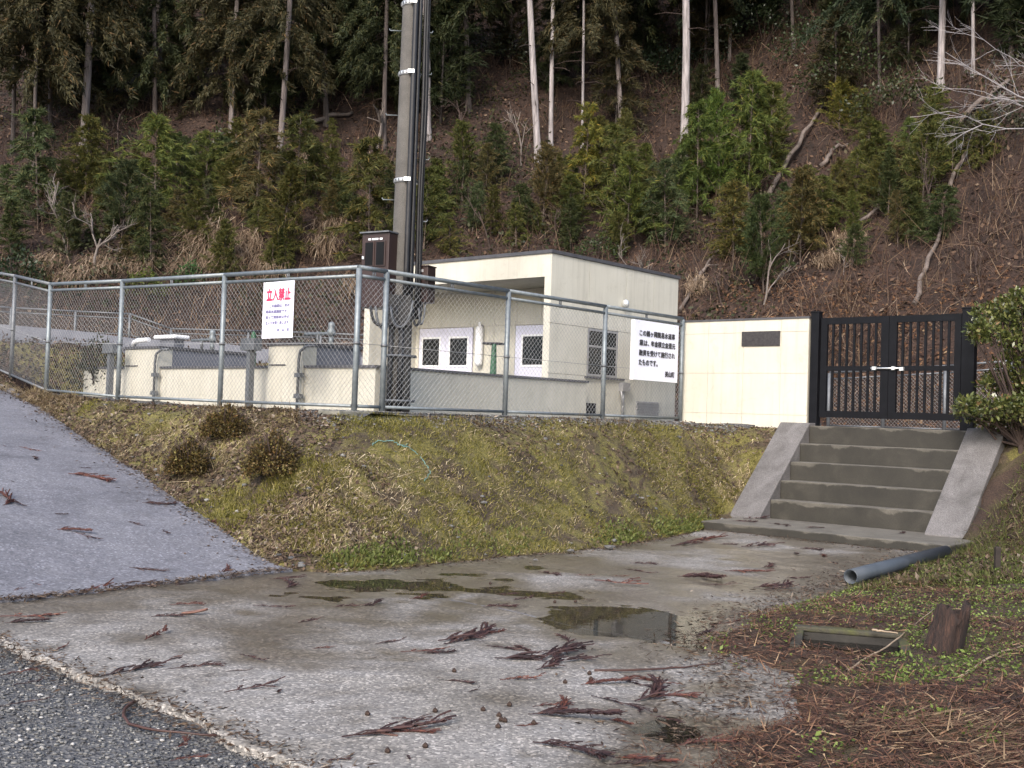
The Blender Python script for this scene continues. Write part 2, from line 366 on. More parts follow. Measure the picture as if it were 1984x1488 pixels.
# the wide ground sheet and the gravel road at lower left
def gravel_mat(name, dark=1.):
    m, nt, b, o = new_mat(name); co = objco(nt)
    vo = N(nt, 'ShaderNodeTexVoronoi', Scale=60.); nt.links.new(co, vo.inputs['Vector'])
    c = ramp(nt, N_sep(nt, vo.outputs['Color']), [(0, (.045 * dark, .045 * dark, .048 * dark)), (.5, (.09 * dark, .091 * dark, .095 * dark)), (.85, (.125 * dark, .122 * dark, .118 * dark)), (1, (.22 * dark, .215 * dark, .2 * dark))])
    c = mix(nt, .6, c, ramp(nt, noise(nt, 1.5, 6, .6, co), [(.3, (.55, .5, .45)), (.7, (1.2, 1.2, 1.2))]), 'MULTIPLY')
    nt.links.new(c, b.inputs['Base Color']); b.inputs['Roughness'].default_value = .75
    bump(nt, b, vo.outputs['Distance'], .9, .012); return m
GRAVEL = gravel_mat('road gravel'); YGRAV = gravel_mat('yard gravel', .8)
gs = np.concatenate([np.linspace(-150, -8, 8), np.linspace(-7, 7, 60), np.linspace(8, 150, 8)]); gx, gy = np.meshgrid(gs, gs + 3, indexing='ij')
gz = -.028 + .012 * fbm(gx * 1.5, gy * 1.5, 3); gz = np.where((np.abs(gx) > 9) | (np.abs(gy - 3) > 9) | ((gx - G0[0]) * E2[0] + (gy - G0[1]) * E2[1] > .3), -.6, gz)
tag(MB().grid(np.stack([gx, gy, gz], -1)).build('gravel_road', GRAVEL), kind='structure')

# asphalt road climbing to the left
rtt = np.concatenate([[-.02], np.linspace(0, 26, 90)])
_ep = [at_road(x, y) for x, y in ((556, 1106), (510, 1077), (430, 1030), (330, 965), (230, 898), (130, 830), (60, 785), (0, 757), (-50, 737), (-120, 712))]
_es = np.array([(p - RB) @ RD for p in _ep]); _et = np.array([(p - RB) @ RN for p in _ep])
smax = np.interp(rtt, _et, _es) + .22 * sstep(-.1, .6, rtt)
rs = np.linspace(-14, 0, 60); RSS = rs[:, None] + smax[None] ; RTT = np.repeat(rtt[None], 60, 0)
RX = RB[0] + RSS * RD[0] + RTT * RN[0]; RY = RB[1] + RSS * RD[1] + RTT * RN[1]
jag = .03 * fbm(rs * 3, rs * 0 + 9, 4)
RX[:, 0] += jag * RN[0]; RY[:, 0] += jag * RN[1]; RX[:, 1] += jag * RN[0]; RY[:, 1] += jag * RN[1]
RZ = RS * np.maximum(RTT, 0) * sstep(-.2, 1.2, RTT) + .022 + .012 * fbm(RX * .8, RY * .8, 3); RZ[:, 0] = -.06
def road_surf(x, y):
    t = (x - RB[0]) * RN[0] + (y - RB[1]) * RN[1]
    return float(RS * max(t, 0) * sstep(-.2, 1.2, t) + .022 + .012 * fbm(x * .8, y * .8, 3))
def asph_mat():
    m, nt, b, o = new_mat('grey asphalt'); co = objco(nt)
    c = ramp(nt, noise(nt, 1.3, 8, .65, co, .4), [(.28, (.115, .115, .128)), (.5, (.158, .158, .176)), (.72, (.19, .19, .206))])
    vo = N(nt, 'ShaderNodeTexVoronoi', Scale=75.); nt.links.new(co, vo.inputs['Vector'])
    c = mix(nt, .8, c, ramp(nt, N_sep(nt, vo.outputs['Color']), [(0, (.5, .5, .52)), (.5, (.92, .92, .92)), (.85, (1.12, 1.1, 1.12)), (1, (1.9, 1.9, 1.9))]), 'MULTIPLY')
    c = mix(nt, .5, c, ramp(nt, noise(nt, 5, 8, .7, co, 1.), [(.3, (.55, .53, .5)), (.5, (.95, .95, .95)), (.7, (1.15, 1.15, 1.15))]), 'MULTIPLY')
    nt.links.new(c, b.inputs['Base Color'])
    r = N(nt, 'ShaderNodeMapRange'); r.inputs[3].default_value = .42; r.inputs[4].default_value = .8; nt.links.new(noise(nt, 2, 6, .6, co), r.inputs[0]); nt.links.new(r.outputs[0], b.inputs['Roughness'])
    bump(nt, b, N_sep(nt, vo.outputs['Color']), .4, .004); return m
ASPH = asph_mat()
tag(MB().grid(np.stack([RX, RY, RZ], -1)).build('asphalt_road', ASPH), kind='structure')

# bank between apron / road and the fenced yard
bot_px = [(-120, 712, 1), (-50, 737, 1), (0, 757, 1), (60, 785, 1), (130, 830, 1), (230, 898, 1), (330, 965, 1), (430, 1030, 1), (510, 1077, 1), (556, 1106, 1), (650, 1110, 0), (780, 1099, 0), (1000, 1079, 0), (1200, 1058, 0), (1330, 1036, 0)]
bot = [at_road(x, y) if r else at_z(x, y, 0) for x, y, r in bot_px] + [F(1.55, 4.55, .0), F(2.3, 5.0, 0), F(3.2, 5.05, 0), F(4.2, 5.0, 0), F(5.0, 4.6, .05), F(6.2, 4.2, .25), F(8., 3.8, .6)]
LF = [F(0, 0, PAD), F(-2.3, 0, PAD + .012), F(-4.5, 0, PAD + .035), F(-6.37, 0, PAD + .10)]
L4 = at_d(21, 732, 17.0); L5 = L4 + (L4 - LF[3]) * 1.05
top = [L5 + V * .12, L4 + V * .12 - U * .15, F(-6.5, -.22, PAD + .06), F(-6.1, -.25, PAD + .06), F(-5.2, -.25, PAD + .04), F(-3.9, -.25, PAD), F(-2.8, -.25, PAD - .02), F(-1.8, -.25, PAD - .03), F(-1.0, -.25, PAD - .03), F(-.45, -.25, PAD - .03),
       F(.02, -.2, PAD - .05), F(.22, .5, PAD - .04), F(.24, 2., PAD - .03), F(.24, 3.8, PAD - .02), F(.24, 5.1, PAD - .02), F(.8, 5.95, PAD - .03), F(2.0, 6.2, PAD - .08), F(3.2, 6.25, PAD - .1), F(4.3, 6.2, PAD - .04), F(5.2, 6.2, PAD + .05), F(6.4, 6.2, PAD + .3), F(8., 6.2, PAD + .8)]
def resample(P, n):
    P = np.array(P); d = np.r_[0, np.cumsum(np.ones(len(P) - 1))]; t = np.linspace(0, d[-1], n)
    Q = np.stack([np.interp(t, d, P[:, k]) for k in range(3)], 1)
    for _ in range(3): Q[1:-1] = (Q[:-2] + 2 * Q[1:-1] + Q[2:]) / 4
    return Q
NBA, NBB = 220, 36
BB, BT = resample(bot, NBA), resample(top, NBA)
def bank_pt(a, b):
    """a along 0..1, b up 0..1 -> point on the bank (vectorised)"""
    a = np.asarray(a, float); b = np.asarray(b, float); i = np.clip(a * (NBA - 1), 0, NBA - 1.001); k = i.astype(int); w = (i - k)[..., None]
    p = BB[k] * (1 - w) + BB[k + 1] * w; q = BT[k] * (1 - w) + BT[k + 1] * w
    P = p * (1 - b[..., None]) + q * b[..., None]
    hgt = q[..., 2] - p[..., 2]
    prof = .06 * np.sin(b * math.pi) - .05 * np.sin(2 * b * math.pi)
    P = P.copy(); P[..., 2] += hgt * prof + (.06 * fbm(P[..., 0] * 2.2, P[..., 1] * 2.2, 4) + .035 * fbm(P[..., 0] * 7, P[..., 1] * 7, 3)) * np.sin(np.clip(b, 0, 1) * math.pi) ** .5 + .01
    return P
aa, bb_ = np.meshgrid(np.linspace(0, 1, NBA), np.linspace(0, 1, NBB), indexing='ij')
BP = bank_pt(aa, bb_)
_v = (BP - C0) @ V; _u = (BP - C0) @ U
BP[..., 2] -= .3 * sstep(1.62, 1.85, _v) * sstep(4.4, 4.2, _v) * sstep(4.6, 4.8, _u)
skirt = BP[:, :1].copy(); skirt[..., 2] -= .12
back = np.stack([BP[:, -1] + U * .9 - V * .0, ], 1); back[:, 0, 2] = BP[:, -1, 2] - .1
SOIL = surf('bank soil and moss', [(.28, (.03, .021, .015)), (.42, (.065, .048, .03)), (.5, (.10, .085, .032)), (.58, (.13, .115, .032)), (.72, (.16, .125, .07))], 2.4, .95, 0, .9, 45, fine=(70, .5), dist=.7, bdist=.03)
bank = MB().grid(np.concatenate([skirt, BP], 1)).build('grassy_bank', SOIL); tag(bank, kind='structure')

# fenced yard: gravel at the fence, a sunk court round the pump house and filter tanks
YZ = PAD - .02
mb = MB()
for v0, v1, u0, u1 in ((-7.6, .3, -.3, .72), (-.52, 9., .72, 7.2), (-7.6, -6.72, .72, 7.2), (-7.6, 9.5, 7.2, 15)):
    gv, gu = np.meshgrid(np.linspace(v0, v1, max(2, int((v1 - v0) * 5))), np.linspace(u0, u1, max(2, int((u1 - u0) * 5))), indexing='ij')
    P = C0 + gv[..., None] * V + gu[..., None] * U; P[..., 2] = YZ + .02 * fbm(P[..., 0] * 2, P[..., 1] * 2, 3) + .12 * sstep(3, 7.5, -gv) - .12 * sstep(-.02, -.3, gu)
    keep = (gv < 1.9) | (gu > 6.02)
    if v0 == -.52: P[..., 2] = np.where(((gu < 5.9) & (gv > .15)) | ((gu < 6.65) & (gv > 1.3) & (gv < 4.7)), PAD - 1.6, P[..., 2])
    mb.grid(P)
mb.box(-6.72, -.52, .74, 7.2, PAD - .75, PAD - .5)
tag(mb.build('yard_ground', YGRAV), kind='structure')

# wooded hillside
FX = np.array([-40, -24, -14, -9.5, -4, 0, 5, 8, 10.5, 14, 30.]); FY = np.array([24, 22.5, 21.5, 21.2, 21.6, 21.6, 20.6, 18.8, 15.6, 12.5, 4.])
def foot_y(x): return np.interp(x, FX, FY)
def hill_z(x, y):
    d = np.asarray(y) - foot_y(x)
    z = PAD + .0 + np.where(d > 0, .55 * d + .38 * d * d / (d + 2.2), d * .25)
    return z + .35 * fbm(np.asarray(x) * .22, np.asarray(y) * .22, 3) * sstep(0, 3, d) + .10 * fbm(np.asarray(x) * .9, np.asarray(y) * .9, 3) * sstep(0, 1, d)
hx = np.linspace(-34, 36, 180); hd = np.concatenate([np.linspace(-1.6, 22, 110), np.linspace(22.5, 60, 25)])
HX, HD = np.meshgrid(hx, hd, indexing='ij'); HY = foot_y(HX) + HD; HZ = hill_z(HX, HY)
EARTH = surf('hillside leaf mould', [(.3, (.013, .008, .006)), (.5, (.028, .016, .012)), (.7, (.048, .029, .021))], 1.2, .95, 0, .9, 12, fine=(22, .55), dist=.8, bdist=.05)
tag(MB().grid(np.stack([HX, HY, HZ], -1)).build('hillside', EARTH), kind='structure')
def on_hill(px, py, near=0):
    d = ray(px, py); t = np.linspace(14, 75, 2500); P = EYE + d[None] * t[:, None]
    ok = (P[:, 2] < hill_z(P[:, 0], P[:, 1])) & (P[:, 1] > foot_y(P[:, 0]) + near)
    i = np.argmax(ok) if ok.any() else -1
    p = P[i].copy(); p[2] = float(hill_z(p[0], p[1])); return p

# raised verge at the right
VX, VY = np.meshgrid(np.linspace(.3, 9, 110), np.linspace(2.2, 13.6, 140), indexing='ij')
vpx = [(1240, 1488), (1330, 1430), (1440, 1370), (1430, 1320), (1380, 1270), (1330, 1235), (1400, 1205), (1500, 1170), (1600, 1140), (1680, 1110), (1800, 1075), (1862, 1062)]
vline = np.array([at_z(x, y, 0)[:2] for x, y in vpx]); vline = np.vstack([[vline[0, 0] - .25, 2.0], vline, F(4.62, 4.4)[:2], F(4.7, 6.5)[:2]])
def verge_edge(y): return np.interp(y, vline[:, 1], vline[:, 0])
def verge_z(x, y):
    e = np.asarray(x) - verge_edge(y) + .16 * fbm(np.asarray(x) * 2.5, np.asarray(y) * 2.5, 3)
    z = -.05 + .10 * sstep(-.1, .55, e) + .05 * sstep(.3, 1.6, e) + .02 * fbm(np.asarray(x) * 3, np.asarray(y) * 3, 4) * sstep(0, .6, e)
    z = z + .30 * sstep(1.2, 4.5, e) - .035 * np.exp(-((np.asarray(x) - PIT[0] + .18) ** 2 + (np.asarray(y) - PIT[1] + .48) ** 2) / .16)
    v = (np.asarray(x) - C0[0]) * V[0] + (np.asarray(y) - C0[1]) * V[1]; u = (np.asarray(x) - C0[0]) * U[0] + (np.asarray(y) - C0[1]) * U[1]
    z = z + np.where(v > 4.4, 1.15 * sstep(4.1, 6.3, u + .5 * np.clip(v - 4.5, 0, 3)), 0)
    # the sunken drain pit
    return z
VZ = verge_z(VX, VY); VZ = np.where(in_pit(VX, VY, .03), -.43, VZ)
VERGE = surf('verge soil', [(.3, (.03, .019, .014)), (.5, (.06, .037, .026)), (.62, (.065, .052, .024)), (.75, (.095, .066, .046))], 1.7, .95, 0, .9, 50, fine=(80, .5), dist=.7, bdist=.03)
tag(MB().grid(np.stack([VX, VY, VZ], -1)).build('roadside_verge', VERGE), kind='structure')

# ------------------------------------------------------------------ stairs, gate, gate wall
SV0, SV1, SU0, SU1 = 2.0, 3.98, 4.96, 5.94
RIS = (PAD - .10) / 5; TRD = (SU1 - SU0) / 4
st = thing('concrete_stairs', F(3, 4.4, 0), 'weathered concrete stairway with sloping side slabs climbing to the black gate', 'stairs')
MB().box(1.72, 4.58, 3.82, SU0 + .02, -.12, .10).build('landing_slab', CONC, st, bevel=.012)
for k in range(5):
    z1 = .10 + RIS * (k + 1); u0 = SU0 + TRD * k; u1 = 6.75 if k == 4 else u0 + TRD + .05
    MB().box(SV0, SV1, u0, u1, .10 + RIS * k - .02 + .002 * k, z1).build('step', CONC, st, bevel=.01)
sl_ = RIS / TRD
def stringer(v0, v1, top):
    ub = 4.70; ut = 5.96; zb = .10; zt = zb + sl_ * (ut - ub)
    prof = [(ub - .02, -.1), (ub, zb + .012), (ut, zt), (6.3, zt + .005), (6.3, -.1)]
    vs_ = [F(v0, u, z) for u, z in prof] + [F(v1, u, z) for u, z in prof]; n = 5
    MB().add(vs_, [tuple(range(n)), tuple(range(2 * n - 1, n - 1, -1))] + [(i, n + i, n + (i + 1) % n, (i + 1) % n) for i in range(n)]).build('side_slab', STRING, st, bevel=.01)
stringer(1.58, SV0 - .003, 0); stringer(SV1 + .003, 4.42, 0)

gw = thing('rendered_gate_wall', F(.9, 6.17, PAD), 'cream rendered wall between fence end and black gate, carrying a dark plaque', 'wall')
WV0, WV1, WU0 = -.08, 1.88, 6.10
MB().box(WV0, WV1, WU0 + .006, WU0 + .17, PAD - .35, PAD + 1.40).build('wall_core', JOINT, gw)
def panels(parent, vs_, zs, u, mat, name='panel', skip=(), gap=.006, axis='u', out=-1, th=.02):
    for i in range(len(vs_) - 1):
        for j in range(len(zs) - 1):
            if (i, j) in skip: continue
            a, b, c, d = vs_[i] + gap / 2, vs_[i + 1] - gap / 2, zs[j] + gap / 2, zs[j + 1] - gap / 2
            m = MB()
            if axis == 'u': m.box(a, b, u, u + th, c, d)
            else: m.box(u - th, u, a, b, c, d)
            m.build(name, mat, parent)
panels(gw, [WV0, .38, .93, 1.49, WV1], [PAD - .35, PAD + .13, PAD + .68, PAD + 1.23, PAD + 1.40], WU0, CREAM, gap=.005)
MB().box(WV0 - .01, WV1 + .01, WU0 - .012, WU0 + .19, PAD + 1.40, PAD + 1.425).build('coping', COPING, gw)
pl = MB().box(.905, 1.475, WU0 - .018, WU0 - .001, PAD + 1.045, PAD + 1.245).build('plaque', PLAQ, gw, bevel=.004); pl['label'] = 'dark rectangular plaque'

gt = thing('black_double_gate', F(2.95, 6.17, PAD), 'black metal double gate with vertical bars and a bright bolt at the stair top', 'gate')
GU = 6.17
def gpost(v0, v1, z):
    m = MB().box(v0, v1, GU - .055, GU + .055, PAD - .05, z); m.box(v0 - .006, v1 + .006, GU - .061, GU + .061, z, z + .02); return m.build('post', BLACK, gt, bevel=.004)
gpost(1.90, 2.01, PAD + 1.47); gpost(3.84, 3.99, PAD + 1.45)
for lv0, lv1, sl0, sr0 in ((2.03, 2.935, .085, .10), (2.94, 3.825, .095, .08)):
    lf = MB()
    z0, z1 = PAD + .115, PAD + 1.40
    lf.box(lv0, lv0 + sl0, GU - .022, GU + .022, z0, z1).box(lv1 - sr0, lv1, GU - .022, GU + .022, z0, z1)
    for a, b in ((z1 - .085, z1), (PAD + .715, PAD + .775), (z0, z0 + .085)): lf.box(lv0 + sl0, lv1 - sr0, GU - .02, GU + .02, a, b)
    fr = lf.build('gate_leaf', BLACK, gt)
    a, b = lv0 + sl0, lv1 - sr0; n = 7; pitch = (b - a) / (n + .55)
    for k in range(n):
        c = a + pitch * (k + .78)
        MB().box(c - .0145, c + .0145, GU - .012, GU + .012, z0 + .08, z1 - .08).build('bar', BLACK, fr)
bz = PAD + .745
bl = MB().tube([F(2.72, GU - .045, bz), F(3.12, GU - .045, bz)], .011, 8).box(2.74, 2.79, GU - .06, GU - .02, bz - .022, bz + .022).box(2.99, 3.03, GU - .06, GU - .02, bz - .022, bz + .022).box(3.09, 3.14, GU - .06, GU - .02, bz - .03, bz + .012)
bl.build('bolt', ZINC, gt)

# ------------------------------------------------------------------ fences
def chain(mb, p0, p1, h0, h1, pitch=.066, r=.0017, lift=.0):
    """diamond wire between two posts; p0, p1 bottom ends, h0, h1 heights"""
    p0 = np.asarray(p0); p1 = np.asarray(p1); d = p1 - p0; L = np.linalg.norm(d[:2]); nrm = unit(np.array([-d[1], d[0], 0]))
    h = (h0 + h1) / 2
    def P(s, z, o): return p0 + d * (s / L) + np.array([0, 0, z]) + nrm * o
    n = int((L + h) / pitch) + 1
    for sgn in (1, -1):
        for k in range(-1, n + 1):
            s0 = k * pitch - (h if sgn > 0 else 0) + rng.uniform(-.003, .003)
            a = s0 if sgn > 0 else s0; ends = []
            # line s = a + sgn*z (sgn>0) or s = a - z
            za, zb = 0., h
            sa, sb = a + sgn * za, a + sgn * zb
            lo, hi = 0., L
            t0, t1 = 0., 1.
            ds = sb - sa
            if abs(ds) > 1e-6:
                ta, tb = (lo - sa) / ds, (hi - sa) / ds
                t0, t1 = max(t0, min(ta, tb)), min(t1, max(ta, tb))
            if t1 - t0 < .02: continue
            o = .002 * sgn
            mb.tube([P(sa + ds * t0, h * t0, o), P(sa + ds * t1, h * t1, o)], r, 3, cap=False)
def fence(name, pts, hs, label, dense=True, mat=GALV, post_r=.03, top_r=.024, gap=.085, skip=(), mesh=True, wire=True, clips=True, pitch=.066, posts=None, foot=True, wr=.0017, bottom=.045):
    """pts: post feet on the ground, hs: height of the top rail's centre over each foot"""
    t = thing(name, np.mean(pts, 0), label, 'fence')
    up = np.array([0, 0, 1.])
    for ip, (p, h) in enumerate(zip(pts, hs)):
        if ip in skip: continue
        po = MB().tube([p - up * .25, p + up * (h - .01)], post_r, 12).build('post', mat, t)
        if wire: MB().tube([p + up * (h * .46), p + up * (h * .46 + .03)], post_r + .006, 12).build('clamp', GALVD, po)
    for i in range(len(pts) - 1):
        p, q, h, g = pts[i], pts[i + 1], hs[i], hs[i + 1]
        d = unit(q - p)
        MB().tube([p + up * h, q + up * g], top_r, 10).build('top_rail', mat, t)
        MB().tube([p + up * (h - gap) + d * post_r, q + up * (g - gap) - d * post_r], top_r * .78, 10).build('mesh_rail', mat, t)
        MB().tube([p + up * bottom + d * post_r, q + up * bottom - d * post_r], top_r * .74, 10).build('bottom_rail', mat, t)
        if clips:
            m_ = (p + q) / 2; hm = (h + g) / 2
            MB().tube([m_ + up * (hm - gap - .02), m_ + up * (hm + .005)], .009, 6).tube([m_ + d * .03 + up * (hm - gap - .02), m_ + d * .03 + up * (hm + .005)], .009, 6).build('rail_clip', GALVD, t)
        if wire: MB().tube([p + up * (h * .47), q + up * (g * .47)], .003, 5).build('tension_wire', WIRE, t)
        if mesh:
            m = MB(); chain(m, p + up * bottom, q + up * bottom, h - gap - bottom, g - gap - bottom, pitch, wr); m.build('chain_link_panel', WIRE, t, kind='stuff')
    return t
FH = 1.445
rp = [F(0, 0, PAD), F(0, .375, PAD), F(0, 2.29, PAD), F(0, 4.19, PAD), F(0, 6.02, PAD)]
fr_ = fence('chain_link_fence', rp, [FH] * 5, 'grey chain link fence from the meter pole corner along the bank to the cream wall')
f0 = MB().hexa([F(v_, u_, z_) for z_, e_ in ((PAD - .24, .02), (PAD - .005, 0)) for v_, u_ in ((-.15 - e_, -.34 - e_), (.17 + e_, -.34 - e_), (.17 + e_, .10), (-.15 - e_, .10))])
f0.build('footing_block', FOOT, fr_, bevel=.01)
lp = LF[1:][::-1] + [F(-.055, 0, PAD)]
fence('chain_link_fence', [LF[3], LF[2], LF[1], F(-.012, .0, PAD)], [1.50, 1.51, 1.485, FH], 'grey chain link fence carrying the red lettered warning sign, left of the pole', skip=(3,))
L6 = L5 + (L5 - L4)
fence('chain_link_fence', [LF[3], L4, L5], [1.50, 1.53, 1.53], 'dull grey chain link fence climbing beside the road at the left edge', mat=GALVD, gap=.1, skip=(0,))

# grey retaining wall and the fence behind the tanks
rw = [(-120, 615, 20.6), (0, 628, 20.4), (150, 641, 20.2), (260, 656, 19.8), (420, 664, 19.6), (560, 682, 19.4), (720, 692, 19.2)]
RW = [at_d(*q) for q in rw]
m = MB()
for i in range(len(RW) - 1):
    p, q = RW[i], RW[i + 1]; n = unit(np.array([-(q - p)[1], (q - p)[0], 0])) * .25; dn = np.array([0, 0, .42])
    m.hexa([p - dn, q - dn, q + n - dn, p + n - dn, p, q, q + n, p + n])
tag(m.build('retaining_wall', SLATE, loc=RW[3] - np.array([0, 0, .42])), 'low blue grey retaining wall behind the filter tanks below the hill', 'wall')
ta = np.linspace(0, 1, 60); tb = np.linspace(0, 1, 30)
topl = np.array([np.interp(ta, np.linspace(0, 1, len(RW)), [p[k] for p in RW]) for k in range(3)]).T - np.array([0, -.1, .22])
botl = np.array([F(-9.5 + 9.0 * t, 2.2 + 2.4 * t * 1.3, PAD - .06 - .5 * sstep(.3, .5, t)) for t in ta])
YS = botl[:, None] * (1 - tb[None, :, None]) + topl[:, None] * tb[None, :, None]; YS[..., 2] += .07 * fbm(YS[..., 0] * 1.5, YS[..., 1] * 1.5, 4)
tag(MB().grid(YS).build('yard_slope', SOIL), kind='structure')
bk = [(-60, 590), (20, 596), (145, 603), (250, 608), (330, 637), (480, 641), (620, 645), (735, 651)]
BK = [at_d(x, y + 42, 20.9) for x, y in bk]
fence('chain_link_fence', BK, [.40] * len(BK), 'low pale railed fence along the hill foot behind the filter tanks', mat=GALVD, post_r=.024, top_r=.016, gap=.085, wire=False, clips=False, pitch=.09, wr=.002, bottom=.02)
rk = [(1607, 722, 19.2), (1713, 716, 18.6), (1832, 709, 17.9), (1960, 699, 17.2), (2060, 692, 16.6)]
RK = []; rh = []
for x, y, D in rk:
    p = at_d(x, y, D); RK.append(np.array([p[0], p[1], PAD - .03])); rh.append(p[2] - PAD + .03)
fence('chain_link_fence', RK, rh, 'pale chain link fence seen through the bars of the black gate', mat=GALVD, post_r=.03, top_r=.018, gap=.11, wire=False, clips=False, pitch=.06, wr=.002)

# ------------------------------------------------------------------ signs
def text_mesh(body):
    cu = bpy.data.curves.new('txt', 'FONT'); cu.body = body; cu.size = 1; cu.resolution_u = 3
    o = bpy.data.objects.new('txt', cu); COL.objects.link(o)
    dg = bpy.context.evaluated_depsgraph_get(); dg.update()
    me = bpy.data.meshes.new_from_object(o.evaluated_get(dg)); bpy.data.objects.remove(o); bpy.data.curves.remove(cu)
    return me
def letter(parent, body, mat, org, ex, ez, x0, x1, z0, z1, nrm, bold=0):
    """lettering fitted to the rectangle x0..x1, z0..z1 on the plane org + ex*x + ez*z"""
    me = text_mesh(body); n = len(me.vertices)
    co = np.empty(n * 3, np.float32); me.vertices.foreach_get('co', co); co = co.reshape(-1, 3)
    lo, hi = co.min(0), co.max(0)
    X = x0 + (co[:, 0] - lo[0]) / (hi[0] - lo[0]) * (x1 - x0); Z = z0 + (co[:, 1] - lo[1]) / (hi[1] - lo[1]) * (z1 - z0)
    def put(dx, dz, lift):
        return (org + (X[:, None] + dx) * ex + (Z[:, None] + dz) * ez + nrm * lift - ORG[parent.name]).astype(np.float32)
    fs = [tuple(p.vertices) for p in me.polygons]; vsx = []; ff = []
    for k, (dx, dz) in enumerate([(0, 0)] + ([(bold, 0), (0, bold), (-bold, 0), (0, -bold)] if bold else [])):
        b = len(vsx) * n; vsx.append(put(dx, dz, .0012 + .0003 * k)); ff += [tuple(i + b for i in f) for f in fs]
    m2 = bpy.data.meshes.new('lettering'); m2.from_pydata(np.concatenate(vsx).tolist(), [], ff); m2.update()
    bpy.data.meshes.remove(me)
    return link_mesh('lettering', m2, mat, parent)
UPZ = np.array([0, 0, 1.])
# warning sign on the left fence
a_, b_, c_ = at_n(510, 548, F(0, -.045), U), at_n(569, 545, F(0, -.045), U), at_n(507, 656, F(0, -.045), U)
sw = float((b_ - a_) @ V); sh = float(a_[2] - c_[2]); so_ = c_.copy()
sg = thing('warning_sign', so_, 'white warning sign with large red characters wired to the left fence', 'sign')
MB().hexa([so_, so_ + V * sw, so_ + V * sw + U * .006, so_ + U * .006, so_ + UPZ * sh, so_ + V * sw + UPZ * sh, so_ + V * sw + U * .006 + UPZ * sh, so_ + U * .006 + UPZ * sh]).build('board', SIGNW, sg)
def row(par, body, mat, x0, x1, z0, z1, bold=0): letter(par, body, mat, so_, V * sw, UPZ * sh, x0, x1, z0, z1, -U, bold)
row(sg, '立入禁止', RED, .12, .90, .665, .88, .012)
for body, x0, x1, z in (('この施設は、町の', .22, .88, .545), ('簡易水道施設です。', .11, .84, .445), ('従って関係者以外の', .11, .88, .345), ('立入りを堅く禁じます。', .11, .90, .245), ('美　山　町', .50, .89, .115)):
    row(sg, body, INKB, x0, x1, z, z + .055, .006)
for xx in (.06, .94): MB().tube([so_ + V * sw * xx + UPZ * sh * .97, so_ + V * sw * xx + UPZ * sh * 1.03 + U * .04], .002, 5).build('tie_wire', GALVD, sg)
# notice board on the right fence
pv_ = F(.05, 0)
a_, b_, c_ = at_n(1233, 619, pv_, V), at_n(1317, 631, pv_, V), at_n(1227, 733, pv_, V)
nw = float((b_ - a_) @ U); nh = float(a_[2] - c_[2]); no_ = c_.copy(); no_[2] = a_[2] - nh
ng = thing('notice_board', no_, 'white notice board with black handwritten style text at the fence end', 'sign')
def nbox(x0, x1, z0, z1, d0, d1):
    p = lambda x, z, d: no_ + U * nw * x + UPZ * nh * z + V * d
    return MB().hexa([p(x0, z0, d0), p(x1, z0, d0), p(x1, z0, d1), p(x0, z0, d1), p(x0, z1, d0), p(x1, z1, d0), p(x1, z1, d1), p(x0, z1, d1)])
nbox(0, 1, 0, 1, -.004, .004).build('board', SIGNW, ng)
nbox(-.012, 0, 0, 1, -.05, .004).build('folded_edge', WHITEP, ng)
nbox(-.012, 1.0, -.02, 0, -.05, .004).build('folded_edge', WHITEP, ng)
so2 = no_
for body, x0, x1, z in (('この鶴ヶ岡簡易水道事', .10, .91, .735), ('業は、', .10, .315, .57), ('年金積立金還元', .36, .92, .57), ('融資を受けて施行され', .10, .92, .40), ('たものです。', .10, .52, .235), ('美山町', .70, .92, .07)):
    letter(ng, body, INK, no_, U * nw, UPZ * nh, x0, x1, z, z + .10, V * 5, .004)
for xx in (.08, .92): MB().tube([no_ + U * nw * xx + UPZ * nh * .96 + V * .006, no_ + U * nw * xx + UPZ * nh * 1.06 - V * .045], .003, 5).build('tie_wire', INK, ng)

# ------------------------------------------------------------------ pump house
BV0, BV1, BU0, BU1 = -4.33, -.70, 3.92, 6.97
BZ = PAD + 2.17; FL = PAD - .5
ph = thing('pump_house', F(-2.5, 5.4, PAD), 'small flat roofed cream pump house with a recessed porch behind the fence', 'building')
RD_ = 1.0
MB().box(BV0, BV1 - .02, BU0 + RD_, BU1, FL, BZ - .02).build('wall_core', JOINT, ph)                       # body behind the porch
MB().box(BV0, BV1 - .02, BU0, BU0 + RD_ - .001, PAD + 1.845, BZ - .021).build('fascia', CREAM, ph)
MB().box(BV0, BV0 + .13, BU0 + .001, BU0 + RD_ - .002, FL, PAD + 1.844).build('wing_wall', CREAM, ph)
MB().box(BV1 - .11, BV1 - .021, BU0 + .001, BU0 + RD_ - .002, FL, PAD + 1.844).build('wing_wall', CREAM, ph)
MB().box(BV0 - .02, BV1 + .02, BU0 - .02, BU1 + .02, BZ - .02, BZ + .025).build('roof_coping', COPING, ph)
MB().box(BV0 + .14, BV1 - .12, BU0 + .14, BU1 - .14, BZ + .026, BZ + .03).build('roof_deck', SLATE, ph)
# right-hand face in panels (window opening left free)
cu_ = [BU0, 4.75, 5.62, 6.32, BU1]
cz_ = [FL, PAD + .575, PAD + 1.235, BZ - .021]
panels(ph, cu_, cz_, BV1, CREAM, axis='v', skip=((1, 1),), gap=.007)
MB().box(BV1 - .02, BV1, 5.47, 5.617, PAD + .58, PAD + 1.232).build('panel', CREAM, ph)
